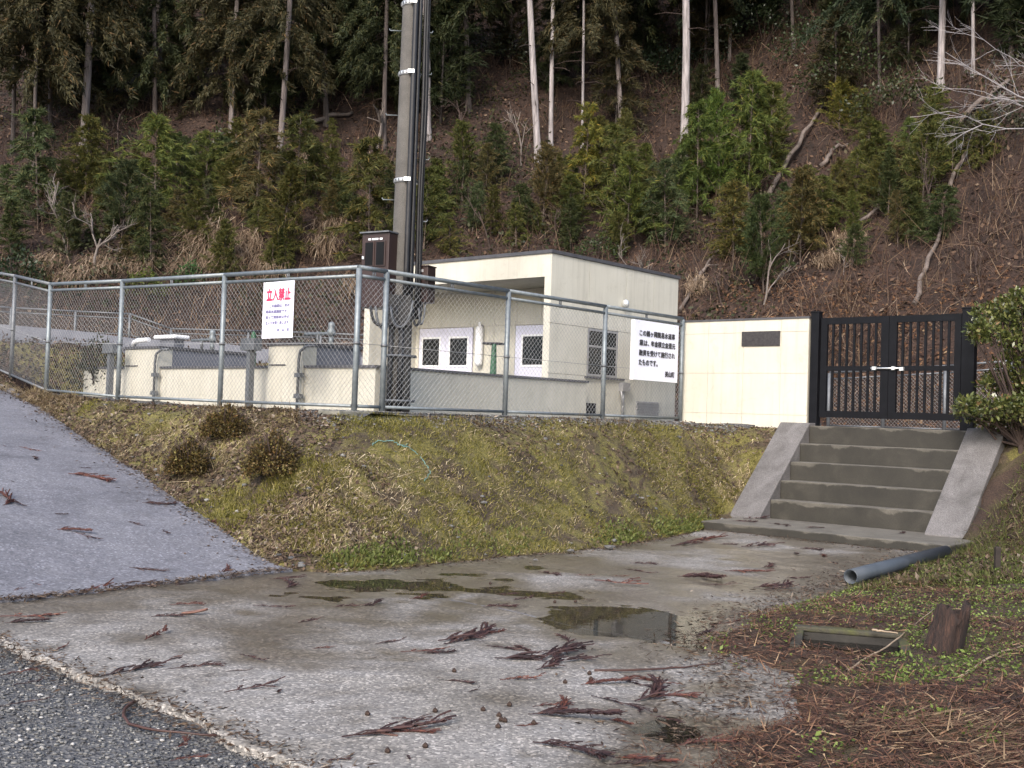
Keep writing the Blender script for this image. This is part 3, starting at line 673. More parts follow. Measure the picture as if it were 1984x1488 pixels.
# porch back wall in panels between the doors
pbu = BU0 + RD_ - .022
for a, b in ((BV0 + .131, -4.13), (-2.96, -2.55), (-2.55, -2.135), (-1.18, BV1 - .112)):
    for c, d in ((FL, PAD + 1.32), (PAD + 1.32, PAD + 1.842)): MB().box(a + .003, b - .003, pbu, pbu + .02, c + .003, d - .003).build('panel', CREAM, ph)
for a, b in ((-4.13, -3.55), (-3.55, -2.96), (-2.135, -1.66), (-1.66, -1.18)):
    MB().box(a + .003, b - .003, pbu, pbu + .02, PAD + 1.323, PAD + 1.839).build('panel', CREAM, ph)
def door_leaf(v0, v1, w0, w1):
    d = MB().box(v0, v1, pbu - .012, pbu + .016, FL + .02, PAD + 1.31).build('door', DOOR, ph, bevel=.004)
    z0, z1 = PAD + .74, PAD + 1.15
    fr = MB()
    for a, b, c, e in ((w0 - .03, w1 + .03, z1, z1 + .03), (w0 - .03, w1 + .03, z0 - .03, z0), (w0 - .03, w0, z0, z1), (w1, w1 + .03, z0, z1)): fr.box(a, b, pbu - .022, pbu - .013, c, e)
    fr.build('window_frame', WHITEP, d)
    MB().box(w0, w1, pbu - .016, pbu - .0125, z0, z1).build('pane', DGLASS, d)
    gr = MB()
    for k in range(1, 12):
        zz = z0 + (z1 - z0) * k / 12; gr.box(w0, w1, pbu - .020, pbu - .017, zz - .004, zz + .004)
    gr.build('louvre', BLACK, d, kind='stuff')
    MB().tube([F(v1 - .07, pbu - .02, PAD + .42), F(v1 - .07, pbu - .06, PAD + .42), F(v1 - .13, pbu - .06, PAD + .42)], .011, 8).build('handle', ALU, d)
door_leaf(-4.11, -3.535, -4.02, -3.66); door_leaf(-3.53, -2.975, -3.43, -3.07); door_leaf(-2.12, -1.20, -1.97, -1.36)
lm = MB().lathe(F(-2.78, pbu - .07, PAD + .75), [(.03, -.03), (.055, 0), (.06, .02), (.06, .52), (.045, .56), (.02, .57), (.02, .63)], 16).build('porch_lamp', WHITEP, ph)
MB().box(-2.80, -2.76, pbu - .05, pbu - .001, PAD + 1.30, PAD + 1.34).build('lamp_bracket', ALU, ph)
# window in the right-hand face
wv = BV1 - .03
wn = MB()
for a, b, c, d in ((4.76, 5.465, PAD + 1.20, PAD + 1.23), (4.76, 5.465, PAD + .58, PAD + .61), (4.76, 4.79, PAD + .61, PAD + 1.20), (5.435, 5.465, PAD + .61, PAD + 1.20), (4.79, 5.435, PAD + .975, PAD + 1.005), (5.09, 5.13, PAD + .61, PAD + .975)):
    wn.box(BV1 - .055, BV1 - .004, a, b, c, d)
wo_ = wn.build('window', ALU, ph)
for a, b, c, d in ((4.79, 5.435, PAD + 1.005, PAD + 1.20), (4.79, 5.09, PAD + .61, PAD + .975), (5.13, 5.435, PAD + .61, PAD + .975)):
    MB().box(BV1 - .0185, BV1 - .0145, a, b, c, d).build('pane', DGLASS, wo_)
MB().box(BV1 - .02, BV1 + .035, 4.70, 5.60, PAD + .548, PAD + .572).build('sill', COPING, wo_)
for u0, u1, z0, z1, mt in ((4.70, 4.95, PAD + .06, PAD + .21, BLACK), (5.93, 6.50, PAD + .06, PAD + .27, ALU)):
    lv = MB().box(BV1 + .001, BV1 + .02, u0, u1, z0, z1)
    for k in range(5):
        zz = z0 + (z1 - z0) * (k + .5) / 5; lv.box(BV1 + .02, BV1 + .034, u0 + .01, u1 - .01, zz - .008, zz + .004)
    lv.build('vent_louvre', mt, ph)
MB().box(BV1 + .001, BV1 + .08, 5.50, 5.68, PAD + .40, PAD + .52).tube([F(BV1 + .04, 5.56, PAD + .4), F(BV1 + .04, 5.56, PAD)], .022, 8).tube([F(BV1 + .05, 5.50, PAD + .40), F(BV1 + .05, 5.53, PAD + .28), F(BV1 + .045, 5.55, PAD + .2)], .014, 6).build('conduit_box', ALU, ph)
dm = at_n(1207, 588, F(BV1, 0), V)
MB().lathe(dm + V * .05, [(.0, -.06), (.045, -.045), (.05, 0), (.04, .04), (.0, .06)], 14).tube([dm - UPZ * .02, dm + V * .05 - UPZ * .03], .02, 8).build('outside_lamp', ZINC, ph)

# ------------------------------------------------------------------ filter tank walls
tk = thing('filter_tank', F(-3.5, 1.5, PAD), 'low cream filter tank walls with dark coping just inside the fence corner', 'tank')
TU, TZ = .72, PAD + .50
MB().box(-6.70, -5.56, TU, TU + .16, PAD - .3, TZ - .03).build('front_wall', CREAM, tk)
MB().box(-4.70, -2.36, TU, TU + .16, PAD - .3, TZ - .03).build('front_wall', CREAM, tk)
MB().box(-1.70, -.50, TU, TU + .16, PAD - .3, TZ - .031).build('front_wall', CREAM, tk)
MB().box(-6.72, -5.561, TU - .02, TU + .18, TZ - .03, TZ).build('coping', COPING, tk)
MB().box(-4.699, -2.361, TU - .02, TU + .18, TZ - .03, TZ).build('coping', COPING, tk)
MB().box(-1.699, -.48, TU - .02, TU + .181, TZ - .031, TZ).build('coping', COPING, tk)
MB().box(-.66, -.502, TU + .161, 4.50, PAD - .3, TZ - .03).build('side_wall', CREAM, tk)
MB().box(-.68, -.478, TU + .181, 4.52, TZ - .029, TZ).build('coping', COPING, tk)
MB().box(-6.70, -6.54, TU + .161, 4.2, PAD - .3, TZ - .03).build('side_wall', CREAMD, tk)
for v0, v1 in ((-5.55, -4.71), (-2.35, -1.71)):
    MB().box(v0, v1, TU - .03, TU + .17, PAD - .3, PAD + .735).build('pier_face', CREAM, tk)
    ue = TU + (1.5 if v0 < -4 else .85)
    MB().box(v0 + .01, v1 - .002, TU + .171, ue, PAD - .3, PAD + .735).build('dividing_wall', SLATE, tk)
    MB().box(v0 - .02, v1 + .02, TU - .05, ue + .02, PAD + .736, PAD + .77).build('coping', COPING, tk)
    MB().box(v0 + .03, v0 + .33, TU - .042, TU - .031, PAD + .50, PAD + .515).build('score_line', COPING, tk)
    # conduit clipped to the pier's edge, with a bent top
    vv = v1 - .01
    MB().tube([F(vv, TU - .08, PAD - .02), F(vv, TU - .08, PAD + .55), F(vv + .02, TU - .08, PAD + .66), F(vv + .12, TU - .06, PAD + .72), F(vv + .26, TU - .05, PAD + .72)], .017, 8).build('conduit', RUBBER if False else GALVD, tk)
    for zz in (.12, .36): MB().box(vv - .035, vv + .07, TU - .11, TU - .05, PAD + zz, PAD + zz + .05).build('pipe_clip', GALVD, tk)
# white insulated pipe and cover on the left pier
wp = thing('white_pipe_cover', F(-5.2, 1.0, PAD + .77), 'white insulated pipe covers lying on the left tank pier', 'pipe')
MB().tube([F(-5.72, .9, PAD + .80), F(-5.68, .9, PAD + .85), F(-5.6, .9, PAD + .87), F(-5.32, .9, PAD + .88)], [.032, .036, .036, .032], 12).build('elbow', WHITEP, wp)
MB().box(-5.3, -4.78, .95, 1.2, PAD + .89, PAD + .945).build('cover', WHITEP, wp, bevel=.02)
MB().box(-5.2, -4.86, 1.0, 1.16, PAD + .771, PAD + .889).build('support_block', SLATE, wp)
def valve(v, u, label):
    t = thing('pipe_valve', F(v, u, PAD + .77), label, 'valve')
    MB().tube([F(v, u, PAD + .771), F(v, u, PAD + .88)], .03, 10).build('stem', GALV, t)
    MB().lathe(F(v, u, PAD + .88), [(.03, 0), (.05, .03), (.055, .07), (.035, .10), (.045, .13), (.04, .16), (.02, .18)], 14).build('valve_body', GALV, t)
    MB().tube([F(v - .5, u, PAD + .92), F(v, u, PAD + .92), F(v + .06, u, PAD + .92)], .02, 10).build('pipe', GALV, t)
    MB().tube([F(v - .25, u, PAD + .771), F(v - .25, u, PAD + .95)], .02, 8).build('bracket', GALVD, t)
valve(-4.85, 1.6, 'bright metal pipe valve on the left tank pier'); valve(-1.95, 1.3, 'bright metal pipe valve on the tank pier right of the warning sign')
def handwheel(v, u, z0, h, r, label):
    t = thing('valve_stand', F(v, u, z0), label, 'valve')
    MB().lathe(F(v, u, z0), [(.10, 0), (.10, .03), (.06, .05), (.05, h * .7), (.035, h), (.02, h + .04)], 14).build('stand', GREENP, t)
    MB().tube([F(v, u, z0 + h + .03) + np.array([math.cos(t_) * r, math.sin(t_) * r, 0]) for t_ in np.linspace(0, 2 * math.pi, 25)], .012, 6).tube([F(v - r, u, z0 + h + .03), F(v + r, u, z0 + h + .03)], .01, 6).tube([F(v, u - r, z0 + h + .03), F(v, u + r, z0 + h + .03)], .01, 6).build('handwheel', INK, t)
handwheel(-2.05, 4.35, FL, 1.48, .16, 'green valve stand with dark handwheel in front of the porch wall')
q = at_d(490, 690, 17.2); q[2] = FL
tq = vu(q); handwheel(tq[0], tq[1], FL, 1.62, .2, 'green valve stand with dark handwheel behind the tanks left of the sign')
def instr(v, u, label):
    t = thing('instrument_post', F(v, u, PAD), label, 'post')
    MB().box(v - .035, v + .035, u - .035, u + .035, PAD - .1, PAD + .66).build('post', GALVD, t)
    MB().box(v - .13, v + .13, u - .06, u + .06, PAD + .661, PAD + .80).build('terminal_box', GALVD, t, bevel=.006)
instr(-2.33, .42, 'slim grey instrument post standing inside the fence below the warning sign')
instr(-5.45, .42, 'slim grey instrument post standing inside the fence at the left pier')

# ------------------------------------------------------------------ utility pole with boxes and cables
PB = at_d(770, 790, 12.2); PB[2] = PAD - .3
ptop = at_n(799, 0, PB, np.array([0, 1., 0])); ax_ = unit(ptop - PB)
def on_pole(z): return PB + ax_ * ((z - PB[2]) / ax_[2])
up_ = thing('utility_pole', on_pole(PAD), 'tall grey concrete utility pole with bands, cables and step bolts', 'utility pole')
def prad(z): return .132 - (z - PAD) / 150
MB().tube([on_pole(z) for z in np.linspace(PAD - .3, PAD + 9, 8)], [prad(z) for z in np.linspace(PAD - .3, PAD + 9, 8)], 28).build('shaft', POLE, up_)
SIDE = np.array([1., 0, 0]); FRNT = np.array([0, -1., 0])
def zpole(py): return at_n(785, py, PB, np.array([0, 1., 0]))[2]
for py in (10, 145, 352):
    z = zpole(py); c = on_pole(z); r = prad(z)
    bd = MB().lathe(c, [(r + .004, -.022), (r + .012, -.02), (r + .012, .02), (r + .004, .022)], 28).build('band', ZINC, up_)
    st_ = MB()
    for k in range(18):
        t_ = 2 * math.pi * k / 18; dv = np.array([math.cos(t_), math.sin(t_), 0]); tv = np.array([-dv[1], dv[0], 0])
        st_.obox(c + dv * (r + .014), dv * .004, tv * .008, UPZ * .013)
    st_.build('band_slot', GALVD, bd, kind='stuff')
    MB().obox(c + FRNT * (r + .03) + SIDE * .03, SIDE * .035, FRNT * .02, UPZ * .02).build('buckle', ZINC, bd)
for py, sd_ in ((60, -1), (62, 1), (143, 1), (224, -1), (308, 1), (388, -1), (428, 1)):
    z = zpole(py); c = on_pole(z); r = prad(z)
    MB().tube([c + SIDE * sd_ * (r - .02), c + SIDE * sd_ * (r + .125), c + SIDE * sd_ * (r + .13) + UPZ * .02], .006, 6).build('step_bolt', GALV, up_)
def cable(off, r, z0, z1, wig=.0, name='cable'):
    zs = np.linspace(z0, z1, 24); MB().tube([on_pole(z) + np.array([off[0] + wig * math.sin(z * 3.1), -math.sqrt(max(1e-4, (prad(z) + r) ** 2 - off[0] ** 2)) if abs(off[0]) < prad(z) else off[1], 0]) for z in zs], r, 8).build(name, RUBBER, up_)
cable((.055, 0), .030, PAD + 1.2, PAD + 8.9); cable((.10, 0), .022, PAD + 1.2, PAD + 8.9)
cable((.155, -.03), .020, PAD + 1.0, PAD + 8.9, .004); cable((.185, -.06), .011, PAD + 1.0, PAD + 8.9, .008); cable((.20, -.02), .008, PAD + 1.0, PAD + 8.9, .006)
MB().tube([on_pole(z) + np.array([.03, -prad(z) - .025, 0]) for z in (PAD - .1, PAD + .5, PAD + 1.2)], .03, 8).tube([on_pole(z) + np.array([-.08, -prad(z) - .0, 0]) for z in (PAD - .1, PAD + .5, PAD + 1.0)], .025, 8).build('conduit', RUBBER, up_)
for z in (PAD + .12, PAD + .60):
    c = on_pole(z); MB().lathe(c, [(prad(z) + .003, -.014), (prad(z) + .06, -.012), (prad(z) + .06, .012), (prad(z) + .003, .014)], 24).build('strap', GALVD, up_)
# meter cabinet (two windows) and smaller box, both strapped to the pole
def rot(a): return np.array([math.cos(a), math.sin(a), 0]), np.array([-math.sin(a), math.cos(a), 0])
mx, my = rot(-.52)                                        # along the front, into the box
mz0, mz1 = at_d(720, 596, 12.08)[2], at_d(720, 452, 12.08)[2]
fl = at_d(700, 520, 12.14); fl[2] = mz0
mwid = .355; mdep = .27
mc = thing('meter_cabinet', fl, 'dark brown electricity meter cabinet with two windows strapped to the pole', 'meter box')
def mbx(x0, x1, y0, y1, z0, z1):
    p = lambda x, y, z: np.array([fl[0], fl[1], 0]) + mx * x + my * y + UPZ * z
    return MB().hexa([p(x0, y0, z0), p(x1, y0, z0), p(x1, y1, z0), p(x0, y1, z0), p(x0, y0, z1), p(x1, y0, z1), p(x1, y1, z1), p(x0, y1, z1)])
mbx(0, mwid, 0, mdep, mz0, mz1).build('case', BROWN, mc, bevel=.006)
mbx(-.015, mwid + .012, -.03, mdep, mz1 + .001, mz1 + .016).build('lid', GALVD, mc)
for x0 in (.055, .20):
    w_ = mbx(x0 - .014, x0 + .114, -.012, -.001, mz1 - .36, mz1 - .085).build('window_frame', BROWN, mc, bevel=.004)
    mbx(x0, x0 + .10, -.016, -.0125, mz1 - .345, mz1 - .10).build('pane', MGLASS, w_)
for x0, x1 in ((.085, .12), (.135, .215), (.235, .27)): mbx(x0, x1, -.006, -.001, mz1 - .075, mz1 - .055).build('sticker', WHITEP, mc)
MB().obox(np.array([fl[0], fl[1], mz1 - .26]) + mx * .03 - my * .01, mx * .012, my * .01, UPZ * .015).build('lock', ZINC, mc)
jz1 = at_d(815, 517, 12.2)[2]; jz0 = at_d(815, 586, 12.2)[2]
jl = at_d(806, 540, 12.2); jl[2] = jz0
jb = thing('junction_box', jl, 'small dark brown junction box on the right of the utility pole', 'junction box')
fl_save = fl; fl = jl; mx, my = rot(-.45)
mbx(0, .145, 0, .17, jz0, jz1).build('case', BROWN, jb, bevel=.005); mbx(-.008, .155, -.015, .17, jz1 + .001, jz1 + .012).build('lid', BROWN, jb)
mbx(.03, .09, -.004, -.001, jz1 - .06, jz1 - .03).build('sticker', ALU, jb)
fl = fl_save
bk_ = MB().obox(np.array([.5 * (PB[0] + jl[0]) + .05, jl[1] + .09, (jz0 + jz1) / 2]), SIDE * .05, np.array([0, .02, 0]), UPZ * .03); bk_.build('bracket', GALVD, jb)
# looping cables under the boxes
def loop(p, q, sag, r, n=14):
    p = np.asarray(p); q = np.asarray(q); return [p + (q - p) * t - UPZ * sag * (1 - (2 * t - 1) ** 2) ** .6 for t in np.linspace(0, 1, n)]
cz = mz0 + .01
k_ = 0
for xa, ya, xb, yb, sag, r in ((718, 11.72, 755, 11.70, .20, .016), (728, 11.74, 762, 11.72, .24, .014), (768, 11.70, 797, 11.72, .20, .015), (757, 11.68, 800, 11.70, .25, .013), (800, 11.74, 818, 11.86, .22, .013), (812, 11.8, 824, 11.88, .20, .011)):
    p = at_d(xa, 590, ya + .30); q = at_d(xb, 590, yb + .30); p[2] = cz; q[2] = cz if xb < 800 else jz0
    MB().tube(loop(p, q, sag, r), r, 8).build('cable_loop', RUBBER if k_ % 2 == 0 else GALVD, up_); k_ += 1
MB().obox(on_pole(mz0 - .02) + FRNT * .17, SIDE * .12, FRNT * .035, UPZ * .16).build('terminal_cover', RUBBER, up_)

# ------------------------------------------------------------------ vegetation: prototypes
FOL = leafmat('conifer foliage', [(0, (.35, .38, .3)), (.3, (.75, .8, .7)), (.7, (1.05, 1.0, .9)), (.9, (1.4, 1.3, 1.0)), (.96, (1.9, 1.3, 1.0)), (1, (2.2, 1.5, 1.3))], .3, .7, True)
proto_col = []
def hide_proto(o):
    proto_col.append(o)
def conifer(seed, nb=110, spread=.2, L=.05, W=.0075, t0=.05, up=.45, droop=.5, steps=5, per=3, fan=3, power=.75, trunk_r=.011):
    """unit-height conifer: (trunk MB, foliage triangles)"""
    g = np.random.default_rng(seed); tr = MB(); tris = []
    lean = g.normal(0, .015, 2)
    axis = lambda t: np.array([lean[0] * t * t, lean[1] * t * t, t])
    tr.tube([axis(t) for t in np.linspace(0, .98, 7)], [trunk_r * (1 - .9 * t) for t in np.linspace(0, 1, 7)], 6)
    side = g.uniform(.6, 1.35, (4, 8))
    for i in range(nb):
        t = t0 + (1 - t0) * ((i + g.uniform()) / nb) ** .9; az = g.uniform(0, 2 * math.pi); p0 = axis(t)
        sd = side[min(3, int(t * 4)), int(az / (2 * math.pi) * 8) % 8]
        if sd < .72 and g.uniform() < .55: continue
        ln = spread * (1 - t) ** power * g.uniform(.4, 1.25) * sd + .02
        u_ = up * g.uniform(.6, 1.4); dr = droop * g.uniform(.7, 1.3)
        d = np.array([math.cos(az), math.sin(az), u_])
        pts = [p0 + d * ln * s - np.array([0, 0, dr * ln * s * s]) for s in np.linspace(0, 1, steps + 1)]
        if ln > .05 and i % 2 == 0: tr.tube([pts[0], pts[3], pts[-1]], [trunk_r * .25, trunk_r * .15, .001], 3, cap=False)
        n = steps * per; s = .2 + .8 * g.uniform(0, 1, n) ** .75; P = p0 + d * (ln * s)[:, None] - np.array([0, 0, dr * ln]) * (s * s)[:, None]
        dd = unit(np.array([d[0], d[1], 0.]) + np.array([0, 0, 1]) * (u_ - 2 * dr * s)[:, None])
        Dn = unit(dd + g.normal(0, .45, (n, 3)) + np.array([0, 0, -.12]))
        P = np.repeat(P, fan, 0) + g.normal(0, .005, (n * fan, 3)); D = unit(np.repeat(Dn, fan, 0) + g.normal(0, .33, (n * fan, 3)))
        l = L * g.uniform(.45, 1.35, n * fan) * (.6 + .4 * (1 - t)); tris.append(blades(P, D, rnd_dirs(n * fan, g), l, W * g.uniform(.6, 1.4, n * fan)))
    return tr, np.concatenate(tris)
def make_proto(name, tr, tris, bark=BARK, fol=FOL):
    r = bpy.data.objects.new(name, None); ORG[r.name] = np.zeros(3)
    tm = bpy.data.meshes.new('trunk'); tm.from_pydata(tr.v, [], tr.f); tm.polygons.foreach_set('use_smooth', tr.sm); tm.materials.append(bark)
    fm = soup_mesh('crown', tris); fm.materials.append(fol)
    return tm, fm
def plant_tree(pr, name, p, sc, rz, label, cat, group=None, fcol=(1, 1, 1, 1), tcol=(1, 1, 1, 1), tilt=(0, 0)):
    o = thing(name, p, label, cat, group); o.scale = (sc, sc, sc) if np.isscalar(sc) else sc; o.rotation_euler = (tilt[0], tilt[1], rz)
    t = bpy.data.objects.new('trunk', pr[0]); f = bpy.data.objects.new('crown', pr[1])
    for c, k in ((t, tcol), (f, fcol)): COL.objects.link(c); c.parent = o; c.color = k
    return o
_on = ['zeroth', 'first', 'second', 'third', 'fourth', 'fifth', 'sixth', 'seventh', 'eighth', 'ninth', 'tenth', 'eleventh', 'twelfth', 'thirteenth', 'fourteenth', 'fifteenth', 'sixteenth', 'seventeenth', 'eighteenth', 'nineteenth']
ORD = list(_on)
for tw, te in (('twenty', 'twentieth'), ('thirty', 'thirtieth'), ('forty', 'fortieth'), ('fifty', 'fiftieth'), ('sixty', 'sixtieth')): ORD += [te] + [f'{tw} {o_}' for o_ in _on[1:10]]

SAP = [make_proto('p', *conifer(s, nb=n, spread=sp, L=.072, W=.0042, t0=.08, up=u_, droop=dr, per=5, fan=3, power=pw)) for s, n, sp, u_, dr, pw in ((11, 150, .27, 1.0, .6, .6), (12, 165, .32, .8, .7, .5), (13, 130, .22, 1.5, .6, .7), (14, 170, .36, .75, .6, .55), (15, 120, .26, 1.2, 1.0, .45), (16, 150, .34, 1.0, .5, .7), (17, 110, .25, .9, .9, .4), (18, 160, .30, 1.3, .6, .55))]
BIG = [make_proto('p', *conifer(s, nb=150, spread=.2, L=.021, W=.0019, t0=t0, up=.12, droop=.7, steps=6, per=9, fan=5, power=.55, trunk_r=.010)) for s, t0 in ((21, .32), (22, .4), (23, .26), (24, .48))]

# ------------------------------------------------------------------ trees on the hillside
GR = (.078, .098, .028); OL = (.092, .096, .03); BR = (.092, .080, .034); BG = (.070, .092, .042); BRI = (.085, .122, .03); DK = (.052, .07, .028); YG = (.125, .125, .03)
# young cypresses: (x, y foot, y tip, tint)
young = [(20, 505, 400, DK), (75, 445, 240, BG), (165, 390, 245, OL), (235, 470, 330, BG), (300, 430, 250, GR), (292, 525, 380, DK), (345, 360, 268, DK), (395, 385, 268, GR), (410, 455, 385, GR), (495, 435, 238, BR),
         (540, 510, 340, OL), (572, 410, 240, OL), (605, 365, 285, GR), (640, 300, 235, OL), (700, 335, 285, OL), (715, 510, 300, OL), (660, 440, 350, DK), (820, 490, 345, GR), (895, 410, 320, DK), (960, 460, 370, OL), (1050, 440, 300, BR), (1000, 480, 400, OL),
         (1105, 490, 395, DK), (1130, 405, 225, YG), (1190, 440, 265, OL), (1240, 390, 290, GR), (1290, 490, 330, BG), (1350, 430, 245, BRI), (1395, 400, 215, BRI), (1450, 400, 195, BRI), (1490, 350, 180, GR), (1420, 510, 370, OL),
         (1480, 570, 400, DK), (1550, 510, 350, BR), (1565, 420, 330, GR), (1625, 260, 165, YG), (1665, 270, 180, OL), (1695, 340, 245, GR), (1720, 430, 300, DK), (1785, 410, 245, OL), (1800, 300, 175, OL), (1845, 345, 240, GR), (1905, 330, 225, OL), (1650, 520, 440, DK), (1200, 500, 420, OL), (870, 500, 430, OL), (1160, 360, 240, OL), (1075, 400, 310, OL), (1215, 480, 320, GR), (1260, 440, 330, OL), (1310, 400, 300, BG), (1530, 480, 380, BG), (1610, 430, 330, OL), (1660, 400, 300, OL), (1760, 330, 240, GR), (1740, 480, 380, BR), (1820, 470, 370, DK), (130, 500, 390, DK), (210, 420, 310, OL), (450, 400, 300, OL), (940, 390, 290, BR), (850, 420, 330, GR)]
_g = np.random.default_rng(2024)
for _k in range(68):
    _x = float(_g.uniform(5, 1960)); _y = float(_g.uniform(330, 560))
    if 800 < _x < 1330: _y = float(_g.uniform(330, 480))
    if _x > 1860: continue
    young.append((_x, _y, _y - float(_g.uniform(50, 115)), [OL, GR, DK, BR, OL, BG][_k % 6]))
young.sort(key=lambda q: q[0])
for i, (x, y0, y1, tint) in enumerate(young):
    p = on_hill(x, y0); D = p[1]; h = (y0 - y1) / FOC * D * (1.3 if tint == BRI else 1.18); g = np.random.default_rng(i + 100)
    c = tuple(np.array(tint) * g.uniform(.82, 1.18) * g.uniform(.94, 1.06, 3)) + (1,)
    nm = {YG: 'yellow green', BRI: 'bright green', BR: 'brownish', BG: 'blue green', DK: 'dark green', OL: 'olive', GR: 'green'}[tint]
    plant_tree(SAP[(2, 6, 4)[i % 3]] if tint == BRI else SAP[(i * 3) % 8], 'young_cypress', p - UPZ * .1, ((h * g.uniform(.7, .9), h * g.uniform(.7, .9), h) if tint == BRI else (h * g.uniform(.8, 1.25), h * g.uniform(.8, 1.25), h)), g.uniform(0, 6.28), f'{nm} young cypress, {ORD[i + 1] if i * 2 < len(young) else ORD[len(young) - i]} from the {"left" if i * 2 < len(young) else "right"} among those on the lower hillside', 'young tree', 'young cypresses on the lower hillside', c, (.5, .42, .36, 1), (g.normal(0, .04), g.normal(0, .04)))

# tall trunks: (x foot, y foot, x at frame top, width px, tint, crown start px y)
PALE = (1.0, .985, 1.02, 1); MIDT = (.6, .55, .54, 1); DARKT = (.26, .23, .22, 1)
tall = [(24, 300, 30, 9, DARKT, 150, ''), (64, 345, 72, 8, DARKT, 180, ''), (98, 250, 95, 9, DARKT, 150, ''), (160, 300, 176, 17, MIDT, 95, ''), (300, 240, 296, 10, DARKT, 190, ''), (447, 262, 462, 11, MIDT, 200, ''), (541, 305, 560, 13, MIDT, 150, ''), (632, 240, 626, 12, DARKT, 120, ''), (744, 285, 752, 10, DARKT, 170, ''),
        (826, 265, 822, 19, PALE, -40, ''), (908, 215, 902, 12, DARKT, 40, ''), (1043, 312, 1027, 15, PALE, -60, ''), (1067, 292, 1073, 10, PALE, -30, ''), (1128, 292, 1131, 6, PALE, 105, ''), (1180, 135, 1170, 10, DARKT, 20, ''), (1206, 278, 1192, 11, MIDT, -20, ''), (1323, 318, 1325, 18, PALE, -70, ''),
        (1391, 195, 1384, 10, MIDT, -30, ''), (1366, 150, 1370, 5, DARKT, 10, ''), (1413, 118, 1420, 7, MIDT, 0, ''), (1538, 95, 1535, 8, DARKT, -10, ''), (1704, 175, 1700, 7, DARKT, 40, ''), (1822, 172, 1827, 15, PALE, -60, ''), (1801, 55, 1799, 8, MIDT, -30, ''), (1885, 148, 1880, 8, PALE, -30, ''), (1960, 120, 1955, 10, DARKT, 0, '')]
look = {PALE: 'pale', MIDT: 'grey', DARKT: 'dark'}
for i, (x, y, xt, w, tc, cy, _) in enumerate(tall):
    g = np.random.default_rng(300 + i); p = on_hill(x, y); D = p[1]
    q = at_n(xt, 0, p, np.array([0, 1., 0])); dirn = unit(q - p); dirn = dirn / dirn[2]
    t = thing('tall_cedar', p, f'tall cedar with {look[tc]} bare trunk, {ORD[i + 1]} from the left on the hillside', 'tree', 'tall cedars on the hillside')
    r = w / FOC * D / 2 * .86; hgt = max(11., q[2] - p[2] + 4)
    zz = np.array([-.3, 0, .25, .7, 1.5, 3, 5, 7.5, hgt]); ben = g.normal(0, .02, 2)
    pts = [p + dirn * z + np.array([ben[0], ben[1], 0]) * z * (z - 6) * .15 for z in zz]
    MB().tube(pts, [r * 1.7, r * 1.4, r * 1.15, r * 1.03, r, r * .93, r * .86, r * .75, r * .5], 12).build('trunk', BARK, t).color = tc
    sb = MB()
    for k_ in range(14):
        z = g.uniform(1.2, min(hgt - 2, 7.)); az = g.uniform(0, 6.28); b0 = p + dirn * z; e = np.array([math.cos(az), math.sin(az), g.uniform(-.3, .3)]); l_ = g.uniform(.15, .9)
        sb.tube([b0, b0 + e * l_ * .6, b0 + e * l_ + np.array([0, 0, -.08])], [.014, .009, .003], 4, cap=False)
    sb.build('dead_branch', TWIGD, t, kind='stuff')
    zc = at_n(xt, cy, p, np.array([0, 1., 0]))[2] - p[2]
    big = BIG[i % 4]; ch = g.uniform(9, 12); t0_ = (.32, .4, .26, .48)[i % 4]
    c = bpy.data.objects.new('crown', big[1]); COL.objects.link(c); c.parent = t
    c.location = [float(k) for k in dirn * (zc - t0_ * ch + .35)]; c.scale = (ch * .9, ch * .9, ch); c.rotation_euler = (0, 0, g.uniform(0, 6.28))
    base = [(.031, .046, .019), (.037, .046, .019), (.05, .046, .022), (.026, .041, .022)][g.integers(4)]
    c.color = (*base, 1)
_g = np.random.default_rng(77); us = []
for d_ in (9.5, 12):
    for x in np.arange(-13, 13.5, 1.9): us.append((float(x + _g.uniform(-.8, .8)), d_ + float(_g.uniform(-1, 1))))
us.sort(key=lambda q: q[0] / (float(foot_y(q[0])) + q[1]))
for i, (x, d_) in enumerate(us):
    y = float(foot_y(x)) + d_; h_ = _g.uniform(1.8, 3.6); c = [(.03, .042, .018), (.04, .046, .02), (.05, .045, .022)][i % 3]
    plant_tree(SAP[(i * 5 + 1) % 8], 'understory_cedar', np.array([x, y, float(hill_z(x, y)) - .1]), (h_ * 1.1, h_ * 1.1, h_), _g.uniform(0, 6.28), f'shaded young cedar, {ORD[i + 1]} from the left in the gloom behind the tall trunks', 'young tree', 'shaded young cedars behind the tall trunks', (*c, 1), DARKT)
# the closed wood further up, trees one by one up to the skyline above the frame
g = np.random.default_rng(5); k = 0; far = []
for d_ in (14.5, 18, 22, 27):
    for x in np.arange(-17 - d_ * .3, 17 + d_ * .3, 3.4):
        far.append((x + g.uniform(-1, 1), d_ + g.uniform(-1, 1)))
vis = []
for x, d_ in far:
    y = float(foot_y(x)) + d_; p = np.array([x, y, float(hill_z(x, y))]); vis.append(p)
vis.sort(key=lambda p: p[0] / p[1])
for i, p in enumerate(vis):
    hgt = g.uniform(10, 13); b = BIG[int(g.integers(4))]
    c = [(.022, .03, .014), (.03, .032, .014), (.02, .029, .017)][int(g.integers(3))]
    plant_tree(b, 'upper_cedar', p - UPZ * .2, (hgt * g.uniform(.9, 1.2), hgt * g.uniform(.9, 1.2), hgt), g.uniform(0, 6.28), 'dark cedar of the closed wood at the top of the picture', 'tree', 'dark cedars of the upper wood', (*c, 1), DARKT)

